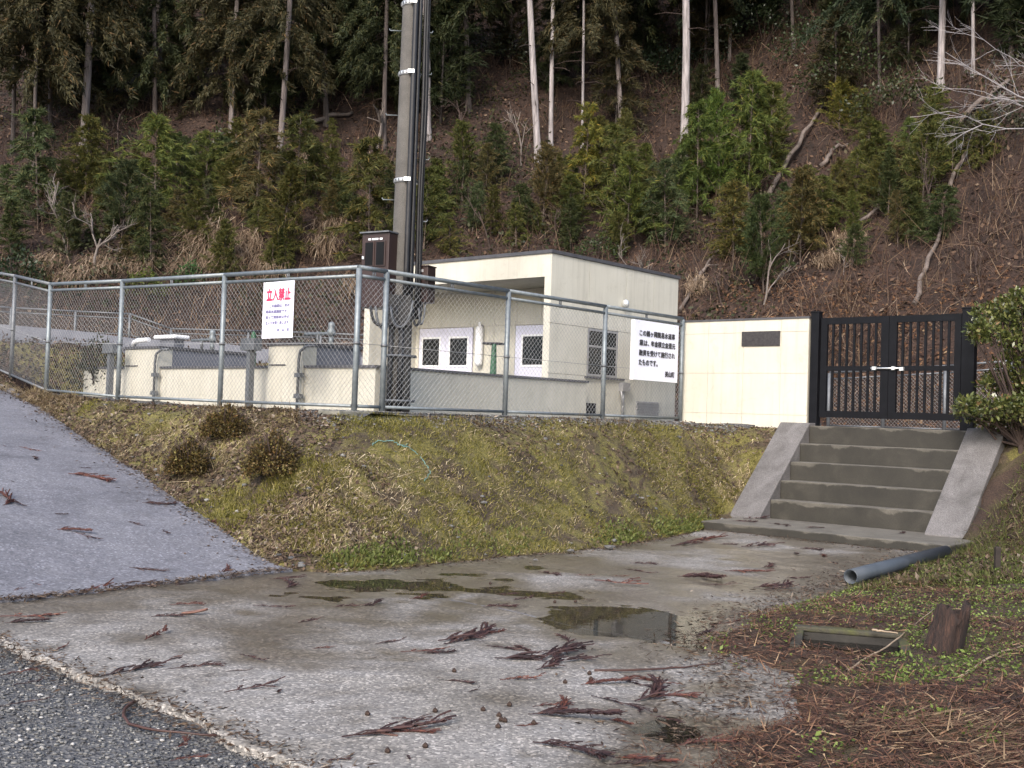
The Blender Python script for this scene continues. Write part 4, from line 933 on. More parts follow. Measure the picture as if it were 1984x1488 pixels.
# ------------------------------------------------------------------ hillside floor: litter, dead grass, brush, logs, bare trees
def hill_pts(n, g, dmax=17, x0=-16, x1=17, dmin=.05, bias=1.0):
    x = g.uniform(x0, x1, n); d = dmin + (dmax - dmin) * g.uniform(0, 1, n) ** bias; x = x * (1 + .02 * d); y = foot_y(x) + d
    return np.stack([x, y, hill_z(x, y)], 1)
def hill_n(P):
    e = .15; zx = (hill_z(P[:, 0] + e, P[:, 1]) - hill_z(P[:, 0] - e, P[:, 1])) / (2 * e); zy = (hill_z(P[:, 0], P[:, 1] + e) - hill_z(P[:, 0], P[:, 1] - e)) / (2 * e)
    return unit(np.stack([-zx, -zy, np.ones(len(P))], 1))
g = np.random.default_rng(41)
n = 70000; P = hill_pts(n, g, 18, bias=.9); Nn = unit(hill_n(P) + g.normal(0, .35, (n, 3))); D = unit(np.cross(Nn, rnd_dirs(n, g)))
LITT = leafmat('fallen leaves', [(0, (.012, .007, .005)), (.4, (.032, .017, .012)), (.75, (.062, .034, .023)), (.94, (.11, .068, .044)), (1, (.19, .14, .1))], .1, .8)
soup('hillside_litter', leaves(P + Nn * .02, D, Nn, g.uniform(.05, .16, n), g.uniform(.015, .045, n)), LITT)
tag(bpy.data.objects['hillside_litter'], 'brown fallen leaves covering the wooded hillside', 'leaf litter')
# thin dead stems and brambles
n = 46000; P = hill_pts(n, g, 15); keep = fbm(P[:, 0] * .5, P[:, 1] * .5, 3) + g.uniform(-.2, .2, n) > -.05; P = P[keep]; n = len(P)
D = unit(g.normal(0, .45, (n, 3)) + np.array([0, -.25, 1.0])); Lb = g.uniform(.15, .8, n) * (1 + (g.uniform(size=n) < .05) * 1.2)
BRU = leafmat('dead stems', [(0, (.035, .02, .017)), (.4, (.075, .043, .031)), (.75, (.11, .072, .045)), (1, (.2, .145, .095))], 0, .85)
soup('dead_brush', blades(P, D, rnd_dirs(n, g), Lb, g.uniform(.004, .010, n)), BRU); tag(bpy.data.objects['dead_brush'], 'thin dead stems standing on the hillside', 'brush')
# low green undergrowth in patches
n = 80000; P = hill_pts(n, g, 17); m_ = fbm(P[:, 0] * .45 + 5, P[:, 1] * .45, 3) + .03 * (P[:, 1] - foot_y(P[:, 0]) - 6) > .12; P = P[m_]; n = len(P)
P[:, 2] += g.uniform(.02, .7, n) ** 1.4; D = unit(g.normal(0, 1, (n, 3)) + np.array([0, -.3, .2]))
UND = leafmat('undergrowth leaves', [(0, (.012, .016, .007)), (.5, (.03, .037, .014)), (.85, (.05, .05, .02)), (1, (.09, .065, .03))], .25, .6)
soup('undergrowth', leaves(P, D, rnd_dirs(n, g), g.uniform(.06, .15, n), g.uniform(.012, .04, n)), UND); tag(bpy.data.objects['undergrowth'], 'patchy low green undergrowth on the hillside', 'undergrowth')
# straw-coloured collapsed pampas tussocks
STRAW = leafmat('dead pampas straw', [(0, (.09, .06, .037)), (.4, (.17, .12, .08)), (.8, (.27, .2, .14)), (1, (.38, .31, .23))], .15, .8)
straw = [(405, 470, 1.5), (395, 430, 1.0), (640, 440, .9), (625, 480, .9), (655, 400, .7), (600, 310, .7), (320, 385, .6), (270, 520, .9), (200, 520, .9), (90, 520, .8), (440, 510, 1.2), (520, 530, .9), (360, 525, .9), (1640, 470, .8), (1600, 510, .7), (480, 480, .9), (150, 540, .9), (820, 560, .8), (1350, 560, .7), (690, 560, .8)]
straw.sort()
for i, (x, y, s) in enumerate(straw):
    p = on_hill(x, y); n = int(420 * s)
    a0 = g.uniform(0, 6.28, n); Pp = p + np.stack([g.normal(0, .16 * s, n), g.normal(0, .16 * s, n), np.zeros(n)], 1); Pp[:, 2] = hill_z(Pp[:, 0], Pp[:, 1])
    D1 = unit(np.stack([np.cos(a0) * .6, np.sin(a0) * .4 - .55, np.full(n, .75)], 1) + g.normal(0, .2, (n, 3))); l = g.uniform(.3, .7, n)[:, None] * s
    mid = Pp + D1 * l * .5; D2 = unit(D1 * .5 + np.array([0, -.45, -.9]) + g.normal(0, .2, (n, 3))); S = unit(np.cross(D1, rnd_dirs(n, g))) * g.uniform(.005, .011, n)[:, None]
    A = np.concatenate([np.stack([Pp - S, Pp + S, mid + S, mid - S], 1), np.stack([mid - S, mid + S, mid + D2 * l * .8 + S * .2, mid + D2 * l * .8 - S * .2], 1)])
    o = soup('pampas_tussock', A, STRAW, loc=p, kind=None); tag(o, f'straw coloured collapsed grass tussock, {ORD[i + 1]} from the left on the hillside', 'grass tussock', 'dead grass tussocks on the hillside')
# fallen logs (pixel ends)
logs = [(1488, 392, 1597, 212, 9, 'grey fallen log leaning up the slope right of the bright green cypresses'), (1592, 330, 1640, 290, 8, 'short fallen log high on the slope behind the olive cypresses'), (1618, 502, 1716, 402, 8, 'fallen log lying across a straw tussock above the gate wall'), (586, 258, 684, 228, 9, 'dark fallen log lying on the slope left of the pole'),
        (1768, 600, 1832, 440, 9, 'pale dead trunk rising from behind the black gate'), (1836, 400, 1880, 290, 8, 'broken dead trunk continuing upslope above the gate'), (1850, 262, 1952, 168, 10, 'thick broken log near the pale bare branches at right'), (1322, 610, 1400, 480, 6, 'thin fallen pole leaning beside the pump house corner'), (1330, 565, 1390, 520, 5, 'thin pale stick lying beside the pump house roof edge')]
for x0, y0, x1, y1, w, lb in logs:
    p, q = on_hill(x0, y0), on_hill(x1, y1); r = w / FOC * p[1] / 2; k = 9; gg = np.random.default_rng(x0)
    pts = [p + (q - p) * t + UPZ * (r + .05 + .12 * math.sin(t * 3.1)) + gg.normal(0, .03, 3) for t in np.linspace(0, 1, k)]
    tag(MB().tube([a - p for a in pts], list(np.linspace(r * 1.2, r * .7, k)), 9).build('fallen_log', LOGM), lb, 'log').location = [float(c) for c in p]
# leafless shrubs and saplings
def bare(mb, p, d, ln, r, depth, g, spread=.6, up=.15, tips=None):
    k = 4; pts = [p]; dd = d.copy()
    for i in range(k): dd = unit(dd + g.normal(0, .12, 3) + UPZ * up * .3); pts.append(pts[-1] + dd * ln / k)
    mb.tube(pts, list(np.linspace(r, r * .62, k + 1)), 5 if r > .012 else 3, cap=False)
    if depth == 0: return
    for _ in range(int(g.integers(2, 4))):
        t = g.uniform(.4, 1); b = pts[0] + (pts[-1] - pts[0]) * t; b = pts[min(k, int(t * k))]
        bare(mb, b, unit(dd + g.normal(0, spread, 3) + UPZ * up), ln * g.uniform(.5, .8), r * .58, depth - 1, g, spread, up)
bares = [(132, 492, 95, 395, 7, TWIG, 'pale leafless tree at the far left with forked branches', 4), (180, 535, 225, 440, 7, TWIG, 'pale leafless tree leaning right behind the left fence', 4), (730, 290, 745, 205, 9, TWIG, 'grey crooked bare trunk just left of the pole', 2), (300, 130, 215, 40, 7, TWIG, 'leafless branchy tree in the upper left dark wood', 4), (905, 290, 890, 190, 4, TWIGD, 'brown leafless bush right of the pole', 4), (1010, 320, 1012, 220, 4, TWIG, 'thin grey leafless sapling left of the pale trunk pair', 3), (950, 480, 930, 380, 4, TWIGD, 'dark leafless bush above the pump house roof left part', 4), (1270, 590, 1240, 470, 4, TWIG, 'tangled leafless bush behind the pump house right edge', 4),
         (1480, 590, 1490, 470, 5, TWIG, 'slim leafless sapling above the cream gate wall', 3), (1635, 535, 1640, 480, 3, TWIG, 'short leafless sapling left of the long dead trunk', 2), (1820, 440, 1750, 330, 5, TWIGD, 'spreading leafless branches over the long dead trunk', 4), (1400, 600, 1390, 510, 4, TWIGD, 'low leafless bush behind the cream gate wall', 4), (60, 300, 55, 215, 4, TWIGD, 'reddish leafless bush under the far left cedars', 4), (230, 290, 240, 190, 4, TWIGD, 'reddish leafless bush beside the grey left trunk', 4), (1080, 470, 1090, 380, 4, TWIGD, 'leafless bush among the olive cypresses behind the roof', 4), (1900, 560, 1890, 470, 4, TWIGD, 'leafless bramble bush above the right gate post', 4)]
for x0, y0, x1, y1, w, mt, lb, dep in bares:
    p = on_hill(x0, y0); q = at_n(x1, y1, p, np.array([0, 1., 0])); gg = np.random.default_rng(x0 * 3 + 1); m = MB(); d = q - p
    bare(m, np.array([0, 0, -.05]), unit(d), np.linalg.norm(d) * .75, w / FOC * p[1] / 2, dep, gg)
    o = m.build('leafless_tree' if mt is TWIG else 'leafless_bush', mt); o.location = [float(c) for c in p]; tag(o, lb, 'bare tree' if mt is TWIG else 'bush')
# pale bare bough reaching in from the right
bp = at_d(2090, 215, 12.5); m = MB(); gg = np.random.default_rng(77)
for (xa, ya, xb, yb, r) in ((2090, 215, 1830, 100, .022), (2090, 240, 1840, 215, .018), (2090, 150, 1905, 75, .014), (2060, 190, 1880, 165, .016)):
    a_, b_ = at_d(xa, ya, 12.5), at_d(xb, yb, 12.2 + gg.uniform(-.6, .6)); pts = [a_ + (b_ - a_) * t + gg.normal(0, .02, 3) - UPZ * .12 * math.sin(t * 3.14) for t in np.linspace(0, 1, 8)]
    m.tube([p - bp for p in pts], list(np.linspace(r * .55, .003, 8)), 6, cap=False)
    for k in range(7):
        i = int(gg.integers(2, 8)); bare(m, pts[i] - bp, unit(b_ - a_ + gg.normal(0, .35, 3)), gg.uniform(.2, .5), .0035, 2, gg, .5, .05)
gnd = float(verge_z(bp[0], bp[1]))
m.tube([np.array([.6, .5, -3.2]), np.array([.5, .4, -1.5]), np.array([.3, .2, -.4]), np.array([0, 0, 0])], [.09, .075, .05, .03], 8)
tag(m.build('leafless_tree', surf('silvery bark', [(.3, (.16, .15, .155)), (.7, (.3, .28, .29))], 9, .8)), 'silvery leafless boughs reaching in at the upper right edge', 'bare tree').location = [float(c) for c in bp]
# round broadleaf bushes
def bush_soup(g, n, R, leaf, flat=.8, hollow=.45, amp=1.):
    d = rnd_dirs(n, g); d[:, 2] = np.abs(d[:, 2]) * 1.0 - .15; r = (hollow + (1 - hollow) * g.uniform(0, 1, n) ** .5); lump = 1 + amp * .22 * np.sin(d[:, 0] * 5 + 1) * np.sin(d[:, 1] * 5 + 2) + amp * .12 * np.sin(d[:, 2] * 9 + d[:, 0] * 7)
    P = d * (r * lump)[:, None] * np.array(R); P[:, 2] += R[2] * .12
    D = unit(d + g.normal(0, .8, (n, 3)) + np.array([0, 0, .25])); return leaves(P, D, rnd_dirs(n, g), leaf * g.uniform(.6, 1.3, n), leaf * .28 * g.uniform(.6, 1.3, n))
BUSHF = leafmat('broadleaf foliage', [(0, (.35, .4, .3)), (.4, (.8, .85, .8)), (.8, (1.15, 1.1, 1.)), (1, (1.7, 1.5, 1.3))], .25, .45, True, .45)
hb = [(280, 575, .45, .6, (.13, .17, .03), 'rounded yellow green shrub just behind the left fence'), (366, 552, .32, .55, (.07, .17, .05), 'small upright green shrub on the straw slope behind the left fence'), (185, 715, .36, .75, (.05, .055, .022), 'dark rounded shrub inside the left fence beside the tank'), (1160, 500, .6, .5, (.06, .09, .03), 'low green shrub behind the pump house roof corner'),
      (1660, 175, 1.5, 1.2, (.055, .08, .028), 'broad dark evergreen bush high on the slope above the gate'), (1600, 120, 1.4, 1.3, (.045, .07, .026), 'dark evergreen bush at the top beside the bare dark trunk'), (1260, 160, 1.2, 1.0, (.035, .06, .03), 'dark evergreen bush between the two tall pale trunks'), (960, 130, 1.3, 1.0, (.04, .055, .028), 'dark evergreen bush high between pole and pale trunks'), (1480, 90, 1.5, 1.3, (.035, .055, .024), 'dark evergreen bush in the upper wood'), (680, 150, 1.2, 1.2, (.04, .06, .02), 'dark evergreen bush in the upper wood left of the pole'), (1740, 230, 1.2, 1.0, (.06, .075, .028), 'olive evergreen bush left of the pale right trunk'),
      (420, 330, .9, .9, (.05, .075, .03), 'dark green bush among the left young cypresses'), (30, 560, .8, .8, (.04, .065, .028), 'dark bush at the left edge behind the fence'), (1350, 130, .9, .8, (.04, .07, .04), 'dark glossy bush right of the thickest pale trunk'), (560, 150, 1.3, 1.2, (.06, .055, .026), 'brownish evergreen mass in the upper left wood'), (350, 160, 1.4, 1.3, (.045, .05, .022), 'dark evergreen mass at upper left'), (860, 190, .9, .8, (.06, .08, .025), 'green bush right behind the pole'), (1940, 280, 1.0, .8, (.055, .055, .03), 'brown green bush at the right edge under the bare boughs')]
for i, (x, y, r, h, c, lb) in enumerate(hb):
    if x == 185: p = at_d(186, 752, 16.2)
    else: p = on_hill(x, y)
    gg = np.random.default_rng(500 + i); n = int(900 * (.5 + r)); t = thing('evergreen_shrub', p, lb, 'shrub')
    st_ = MB()
    for k in range(5): st_.tube([np.array([0, 0, -.05]) + p, p + np.array([gg.normal(0, .3 * r), gg.normal(0, .3 * r), h * .7])], [.02, .008], 5, cap=False)
    st_.build('stems', TWIGD, t); f = soup('foliage', bush_soup(gg, n, (r, r, h), .09 if r > .7 else .06) + p, BUSHF, t, kind=None); f.color = (*[k_ * .62 for k_ in c], 1)

# ------------------------------------------------------------------ bank cover
g = np.random.default_rng(61)
def bank_sample(n, a0=.1, a1=.78, p=1.): 
    a = g.uniform(a0, a1, n * 2); b = g.uniform(.0, 1.0, n * 2) ** p; P = bank_pt(a, b); e = .004
    v_ = (P - C0) @ V; u_ = (P - C0) @ U; k = np.nonzero(~((v_ > 1.54) & (v_ < 4.46) & (u_ > 4.5)))[0][:n]; a, b, P = a[k], b[k], P[k]
    T = bank_pt(np.clip(a + e, 0, 1), b) - P; S = bank_pt(a, np.clip(b + e * 4, 0, 1.02)) - P
    Nn = unit(np.cross(T, S)); Nn[Nn[:, 2] < 0] *= -1; return a, b, P, Nn, unit(S)
def zone(P): return fbm(P[:, 0] * .8 + 3, P[:, 1] * .8, 4)
# moss and short green grass
n = 120000; a, b, P, Nn, S = bank_sample(n); px_ = P[:, 0]
w = zone(P) * .9 + .8 * fbm(P[:, 0] * 3.1 + 40, P[:, 1] * 3.1, 3) + .50 * sstep(-3.0, -1.2, px_) + .25 * (1 - b) - .6 * sstep(.9, .99, b) - .35 * (px_ < -3.2) - .35 * sstep(.66, .72, a) + g.uniform(-.25, .25, n); hl = np.clip(w - .3, .0, .8)[w > .35]; P = P[w > .35]; Nn = Nn[w > .35]; S = S[w > .35]; n = len(P)
D = unit(Nn * .8 + UPZ * .4 - S * .35 + g.normal(0, .55, (n, 3)))
GRS = leafmat('bank grass', [(0, (.045, .04, .013)), (.35, (.12, .115, .024)), (.7, (.21, .19, .042)), (.9, (.29, .25, .075)), (1, (.42, .37, .18))], .3, .7)
soup('bank_grass', blades(P, D, rnd_dirs(n, g), g.uniform(.012, .048, n) * (.6 + 1.1 * hl), g.uniform(.0022, .005, n)), GRS); tag(bpy.data.objects['bank_grass'], 'short mossy green grass covering the bank', 'grass')
# dead straw combed downhill
n = 42000; a, b, P, Nn, S = bank_sample(n, .06, .78); w = fbm(P[:, 0] * 1.6 + 9, P[:, 1] * 1.6, 3) + .7 * fbm(P[:, 0] * 5 + 3, P[:, 1] * 5, 2) + g.uniform(-.2, .2, n); k = w > .05; P, Nn, S = P[k], Nn[k], S[k]; n = len(P)
D = unit(-S * .9 + Nn * .28 + np.array([-.25, 0, 0]) + g.normal(0, .35, (n, 3)))
DGR = leafmat('dead bank straw', [(0, (.14, .1, .055)), (.4, (.26, .2, .11)), (.8, (.40, .32, .2)), (1, (.52, .44, .31))], .1, .85)
soup('bank_straw', blades(P + Nn * .008, D, Nn, g.uniform(.04, .12, n) * (1 + 1.0 * (g.uniform(size=n) < .15)), g.uniform(.0018, .0045, n)), DGR); tag(bpy.data.objects['bank_straw'], 'dead straw combed down the bank', 'dead grass')
# brown leaf litter
n = 30000; a, b, P, Nn, S = bank_sample(n, .04, .82); w = -zone(P) - .18 + .45 * (P[:, 0] < -1.6) + .5 * sstep(.75, 1, b) + .4 * (a > .68) + g.uniform(-.35, .35, n); k = w > -.05; P, Nn = P[k], unit(Nn[k] + g.normal(0, .45, (k.sum(), 3))); n = len(P)
D = unit(np.cross(Nn, rnd_dirs(n, g)))
BLF = leafmat('bank litter', [(0, (.02, .013, .01)), (.3, (.048, .03, .021)), (.65, (.085, .057, .038)), (.92, (.14, .1, .07)), (1, (.24, .2, .16))], .1, .85)
soup('bank_litter', leaves(P + Nn * .012, D, Nn, g.uniform(.02, .06, n), g.uniform(.006, .018, n)), BLF); tag(bpy.data.objects['bank_litter'], 'brown leaf litter and needles on the bank', 'leaf litter')
# fresh green weeds along the foot
n = 9000; a = g.uniform(.4, .70, n); b = np.abs(g.normal(0, .07, n)); P = bank_pt(a, b); k = fbm(P[:, 0] * 1.8, P[:, 1] * 1.8 + 4, 3) + g.uniform(-.45, .45, n) > .36; P = P[k]; n = len(P)
D = unit(UPZ * .8 + g.normal(0, .6, (n, 3)))
WEED = leafmat('fresh weeds', [(0, (.045, .06, .014)), (.5, (.1, .122, .03)), (1, (.17, .19, .06))], .3, .6)
soup('bank_weeds', leaves(P + UPZ * .01, D, rnd_dirs(n, g), g.uniform(.02, .055, n), g.uniform(.004, .012, n)), WEED); tag(bpy.data.objects['bank_weeds'], 'fresh green weeds along the foot of the bank', 'weeds')
# stones
def stone_mesh(seed):
    import bmesh
    g2 = np.random.default_rng(seed); bm = bmesh.new(); bmesh.ops.create_icosphere(bm, subdivisions=1, radius=1)
    for v in bm.verts: v.co *= g2.uniform(.7, 1.15)
    for v in bm.verts: v.co.z *= .6
    V_ = np.array([v.co[:] for v in bm.verts]); F_ = np.array([[v.index for v in f.verts] for f in bm.faces]); bm.free(); return V_, F_
STN = [stone_mesh(k) for k in range(4)]
STONE = leafmat('loose stone', [(0, (.04, .04, .043)), (.4, (.085, .086, .09)), (.75, (.135, .134, .13)), (.93, (.2, .195, .185)), (1, (.38, .37, .36))], 0, .8)
def stones(name, P, sz, label, g):
    T = []
    for k in range(4):
        Q = P[k::4]; s = sz[k::4]; n = len(Q); V_, F_ = STN[k]; a = g.uniform(0, 6.28, n); c, s2 = np.cos(a), np.sin(a)
        W = V_[None] * s[:, None, None] * np.array([1.2, .85, 1.]); W = np.stack([W[..., 0] * c[:, None] - W[..., 1] * s2[:, None], W[..., 0] * s2[:, None] + W[..., 1] * c[:, None], W[..., 2]], -1) + Q[:, None]
        T.append((W, F_))
    vs_ = np.concatenate([w.reshape(-1, 3) for w, _ in T]); fs = []; b = 0
    for w, f in T:
        fs.append((f[None] + (np.arange(len(w)) * w.shape[1])[:, None, None] + b).reshape(-1, 3)); b += w.shape[0] * w.shape[1]
    fs = np.concatenate(fs).astype(np.int32); me = bpy.data.meshes.new(name); me.vertices.add(len(vs_)); me.vertices.foreach_set('co', vs_.astype(np.float32).reshape(-1))
    me.loops.add(fs.size); me.loops.foreach_set('vertex_index', fs.reshape(-1)); me.polygons.add(len(fs)); me.polygons.foreach_set('loop_start', np.arange(0, fs.size, 3, dtype=np.int32)); me.update(calc_edges=True)
    return tag(link_mesh(name, me, STONE), label, 'gravel', kind='stuff')
n = 24000; sx = g.uniform(-3.5, 4.2, n); ty = -np.abs(g.normal(0, 1.0, n)) - .0; P = G0 + sx[:, None] * E1 + ty[:, None] * E2; P[:, 2] = -.024 + .012 * fbm(P[:, 0] * 1.5, P[:, 1] * 1.5, 3)
stones('road_stones', P, .0035 + .009 * g.uniform(0, 1, n) ** 3, 'loose grey stones of the gravel road', g)
n = 7000; a = g.uniform(.42, .72, n); b = 1 - np.abs(g.normal(0, .07, n)); P1 = bank_pt(a, np.clip(b, 0, 1)); vv = g.uniform(-.5, .1, 5000); uu = g.uniform(-.2, 6, 5000); P2 = C0 + vv[:, None] * V + uu[:, None] * U; P2[:, 2] = YZ + .015
P = np.vstack([P1, P2]); stones('yard_stones', P, .006 + .016 * g.uniform(0, 1, len(P)) ** 2, 'grey gravel spilling under the fence', g)
n = 160; a = g.uniform(.2, .72, n); b = g.uniform(0, 1, n) ** 1.5; stones('bank_stones', bank_pt(a, b) + UPZ * .01, .012 + .03 * g.uniform(0, 1, n) ** 3, 'scattered pale stones on the bank', g)

# three clipped azaleas
AZF = leafmat('azalea leaves', [(0, (.022, .014, .008)), (.35, (.06, .043, .016)), (.65, (.10, .08, .024)), (.88, (.15, .085, .035)), (1, (.26, .24, .08))], .2, .5)
for x, y, wpx, hpx, lb in ((368, 916, 88, 66, 'lower left of three rusty green clipped azaleas on the bank'), (432, 850, 96, 58, 'topmost of three rusty green clipped azaleas near the fence'), (527, 914, 118, 82, 'right and largest of three rusty green clipped azaleas')):
    best = min(((float(np.linalg.norm(((lambda q: (992 + FOC * ((q - EYE) @ RTV) / ((q - EYE) @ FWD), 744 - FOC * ((q - EYE) @ UPV) / ((q - EYE) @ FWD)))(P_))[0:2] - np.array([x, y]))), k) for k, P_ in enumerate(BP.reshape(-1, 3)[::3])), key=lambda t: t[0])
    p = BP.reshape(-1, 3)[::3][best[1]]; D = p[1]; r = wpx / FOC * D / 2; h = hpx / FOC * D
    gg = np.random.default_rng(x); t = thing('clipped_azalea', p, lb, 'shrub', 'clipped azaleas on the bank'); m = MB()
    for k in range(90):
        e = rnd_dirs(1, gg)[0]; e[2] = abs(e[2]) * .8 + .2; m.tube([p + np.array([0, 0, -.03]), p + e * np.array([r * .5, r * .5, h * .5]), p + e * np.array([r, r, h]) * gg.uniform(.95, 1.25)], [.008, .005, .002], 3, cap=False)
    m.build('stems', TWIGD, t); soup('foliage', bush_soup(gg, 7500, (r * .95, r * .95, h * .9), .027, hollow=.42, amp=.8) + p, AZF, t, kind=None)

# ------------------------------------------------------------------ evergreen shrub beside the gate
sp = F(4.42, 5.55, PAD - .25); t = thing('evergreen_shrub', sp, 'glossy evergreen shrub in layers crowding the right gate post', 'shrub'); gg = np.random.default_rng(9); m = MB(); LV = []
clumps = [(1930, 610, .30, .16), (1975, 600, .34, .2), (1905, 640, .2, .13), (1965, 655, .3, .13), (1890, 650, .12, .08), (1940, 735, .22, .12), (1985, 745, .25, .15), (1915, 745, .14, .08), (1880, 785, .2, .11), (1930, 790, .28, .13), (1980, 790, .3, .16), (1870, 800, .14, .09), (1915, 815, .22, .08), (1965, 820, .25, .1), (1960, 700, .2, .12), (2030, 640, .4, .3), (2030, 760, .4, .3), (1985, 575, .2, .1)]
for x, y, rx, rz in clumps:
    c = at_d(x, y, 12.75 + gg.uniform(-.25, .3)); n = int(1500 * rx * rz / .05 * .38) + 50
    d = rnd_dirs(n, gg) * (gg.uniform(0, 1, n) ** .45)[:, None]; P = c + d * np.array([rx, rx, rz]); D = unit(d + gg.normal(0, .6, (n, 3)) + np.array([0, -.2, .25]))
    LV.append(leaves(P, D, unit(UPZ * .9 + gg.normal(0, .6, (n, 3))), gg.uniform(.035, .08, n), gg.uniform(.011, .021, n)))
    for k in range(4): m.tube([sp + UPZ * .1 + np.array([.35, .1, 0]), (sp + c) / 2 + np.array([.3, .1, -.0]) + gg.normal(0, .05, 3), c + gg.normal(0, .08, 3)], [.022, .013, .004], 5, cap=False)
m.tube([sp + np.array([.35, .1, -.3]), sp + np.array([.35, .1, .12])], [.05, .03], 8); m.build('stems', TWIGD, t)
SHR = leafmat('glossy evergreen leaves', [(0, (.03, .04, .013)), (.4, (.075, .092, .024)), (.75, (.125, .14, .04)), (.93, (.2, .2, .075)), (1, (.2, .11, .055))], .2, .3, False, .6)
soup('foliage', np.concatenate(LV), SHR, t, kind=None)

# ------------------------------------------------------------------ verge cover and the things lying on it
g = np.random.default_rng(81)
def verge_pts(n, y0=3.0, y1=12.6, m=.12):
    y = y0 + (y1 - y0) * g.uniform(0, 1, n) ** 1.25; x = verge_edge(y) + g.uniform(-.1, 1, n) ** 1. * (1.2 + .42 * y); k = (x < .5 * y + .3) & (x - verge_edge(y) + .16 * fbm(x * 2.5, y * 2.5, 3) > m) & ~in_pit(x, y, .04)
    x, y = x[k], y[k]; return np.stack([x, y, verge_z(x, y)], 1)
def gzone(P): return fbm(P[:, 0] * 1.3 + 7, P[:, 1] * 1.3, 3)
P = verge_pts(95000, m=.1); w = gzone(P) + .05 + .62 * sstep(4.6, 6.8, P[:, 1] + 1.3 * fbm(P[:, 0] * 1.9, P[:, 1] * 1.9 + 30, 3)) - .12 * sstep(6, 4.6, P[:, 1]) - .4 * sstep(1.7, 2.4, P[:, 0] - verge_edge(P[:, 1])) * (P[:, 1] < 9) + g.uniform(-.2, .2, len(P)); P = P[w > .18]; n = len(P)
P[:, 2] += g.uniform(.0, .035, n); D = unit(g.normal(0, 1, (n, 3)) * np.array([1, 1, .5]) + UPZ * .15)
CLV = leafmat('clover leaves', [(0, (.04, .062, .013)), (.4, (.10, .145, .028)), (.8, (.165, .22, .048)), (1, (.26, .31, .1))], .3, .55)
soup('verge_clover', leaves(P, D, unit(UPZ + g.normal(0, .5, (n, 3))), g.uniform(.010, .030, n) * (.7 + .6 * (g.uniform(size=n) < .25)), g.uniform(.003, .009, n)), CLV); tag(bpy.data.objects['verge_clover'], 'bright green clover and weeds on the right verge', 'ground cover')
P = verge_pts(120000, m=.02); w = -gzone(P) + .3 * sstep(6.5, 4.8, P[:, 1]) + g.uniform(-.5, .5, len(P)); P = P[w > -.02]; n = len(P)
D = unit(g.normal(0, 1, (n, 3)) * np.array([1, 1, .22])); P[:, 2] += g.uniform(.004, .03, n)
NDL = leafmat('dead cedar needles', [(0, (.025, .012, .009)), (.4, (.07, .032, .021)), (.75, (.13, .064, .038)), (.93, (.2, .12, .07)), (1, (.33, .24, .15))], 0, .75)
soup('verge_needles', blades(P, D, unit(UPZ + g.normal(0, .3, (n, 3))), g.uniform(.025, .11, n), g.uniform(.0015, .004, n)), NDL); tag(bpy.data.objects['verge_needles'], 'reddish dead cedar needles matted on the right verge', 'leaf litter')
P = verge_pts(6500, 3.0, 4.6, .6); P = P[(fbm(P[:, 0] * 1.1 + 2, P[:, 1] * 1.1 + 8, 3) > .22)]; n = len(P); a0 = g.normal(.5, .45, n); D = unit(np.stack([np.cos(a0), np.sin(a0) * .6, g.normal(0.05, .12, n)], 1)); P[:, 2] += g.uniform(.006, .04, n)
soup('verge_straw', blades(P, D, unit(UPZ + g.normal(0, .3, (n, 3))), g.uniform(.06, .2, n), g.uniform(.0015, .0035, n)), leafmat('verge straw', [(0, (.06, .035, .02)), (.5, (.12, .075, .045)), (1, (.24, .17, .1))], 0, .8)); tag(bpy.data.objects['verge_straw'], 'pale straw lying at the lower right corner', 'dead grass')
P = verge_pts(40000, 8.4, 13.4, .15); n = len(P); P[:, 2] += .01; D = unit(g.normal(0, .6, (n, 3)) + UPZ * .7 + np.array([-.2, -.3, 0]))
soup('verge_grass', blades(P, D, rnd_dirs(n, g), g.uniform(.03, .09, n) * (1 + 1.3 * sstep(10.2, 11.5, P[:, 1])), g.uniform(.002, .005, n)), leafmat('verge grass', [(0, (.04, .033, .013)), (.35, (.06, .07, .018)), (.7, (.09, .11, .025)), (1, (.18, .15, .08))], .25, .7)); tag(bpy.data.objects['verge_grass'], 'grass tufts beside the right stair slab', 'grass')
# mossy concrete drain pit
pt = thing('drain_pit', np.array([PIT[0], PIT[1], 0.]), 'open concrete drain pit with a mossy rim in the verge', 'drain pit')
zr = float(verge_z(PIT[0], PIT[1])) + .008
def pbox(a0, a1, b0, b1, z0, z1):
    p = lambda a, b, z: np.array([PIT[0], PIT[1], z]) + PITU * a + PITV * b
    return MB().hexa([p(a0, b0, z0), p(a1, b0, z0), p(a1, b1, z0), p(a0, b1, z0), p(a0, b0, z1), p(a1, b0, z1), p(a1, b1, z1), p(a0, b1, z1)])
MOSSY = surf('mossy concrete', [(.3, (.025, .022, .016)), (.5, (.05, .046, .034)), (.66, (.07, .075, .02)), (.78, (.11, .12, .025))], 4, .9, 0, .5, 70)
PSHADE = surf('shade-toned pit concrete', [(.3, (.008, .007, .006)), (.7, (.03, .027, .022))], 9, .6)  # shade of the hole put into the inner walls' colour
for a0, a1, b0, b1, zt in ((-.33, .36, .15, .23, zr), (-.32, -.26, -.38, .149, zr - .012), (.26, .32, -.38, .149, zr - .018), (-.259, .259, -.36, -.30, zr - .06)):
    pbox(a0, a1, b0, b1, zt - .03, zt).build('rim', MOSSY, pt, bevel=.01); pbox(a0 + .004, a1 - .004, b0 + .004, b1 - .004, -.44, zt - .031).build('pit_wall', PSHADE, pt)
pbox(-.26, .26, -.30, .15, -.43, -.40).build('floor', surf('pit mud', [(.3, (.02, .015, .012)), (.7, (.05, .04, .03))], 9, .5), pt)
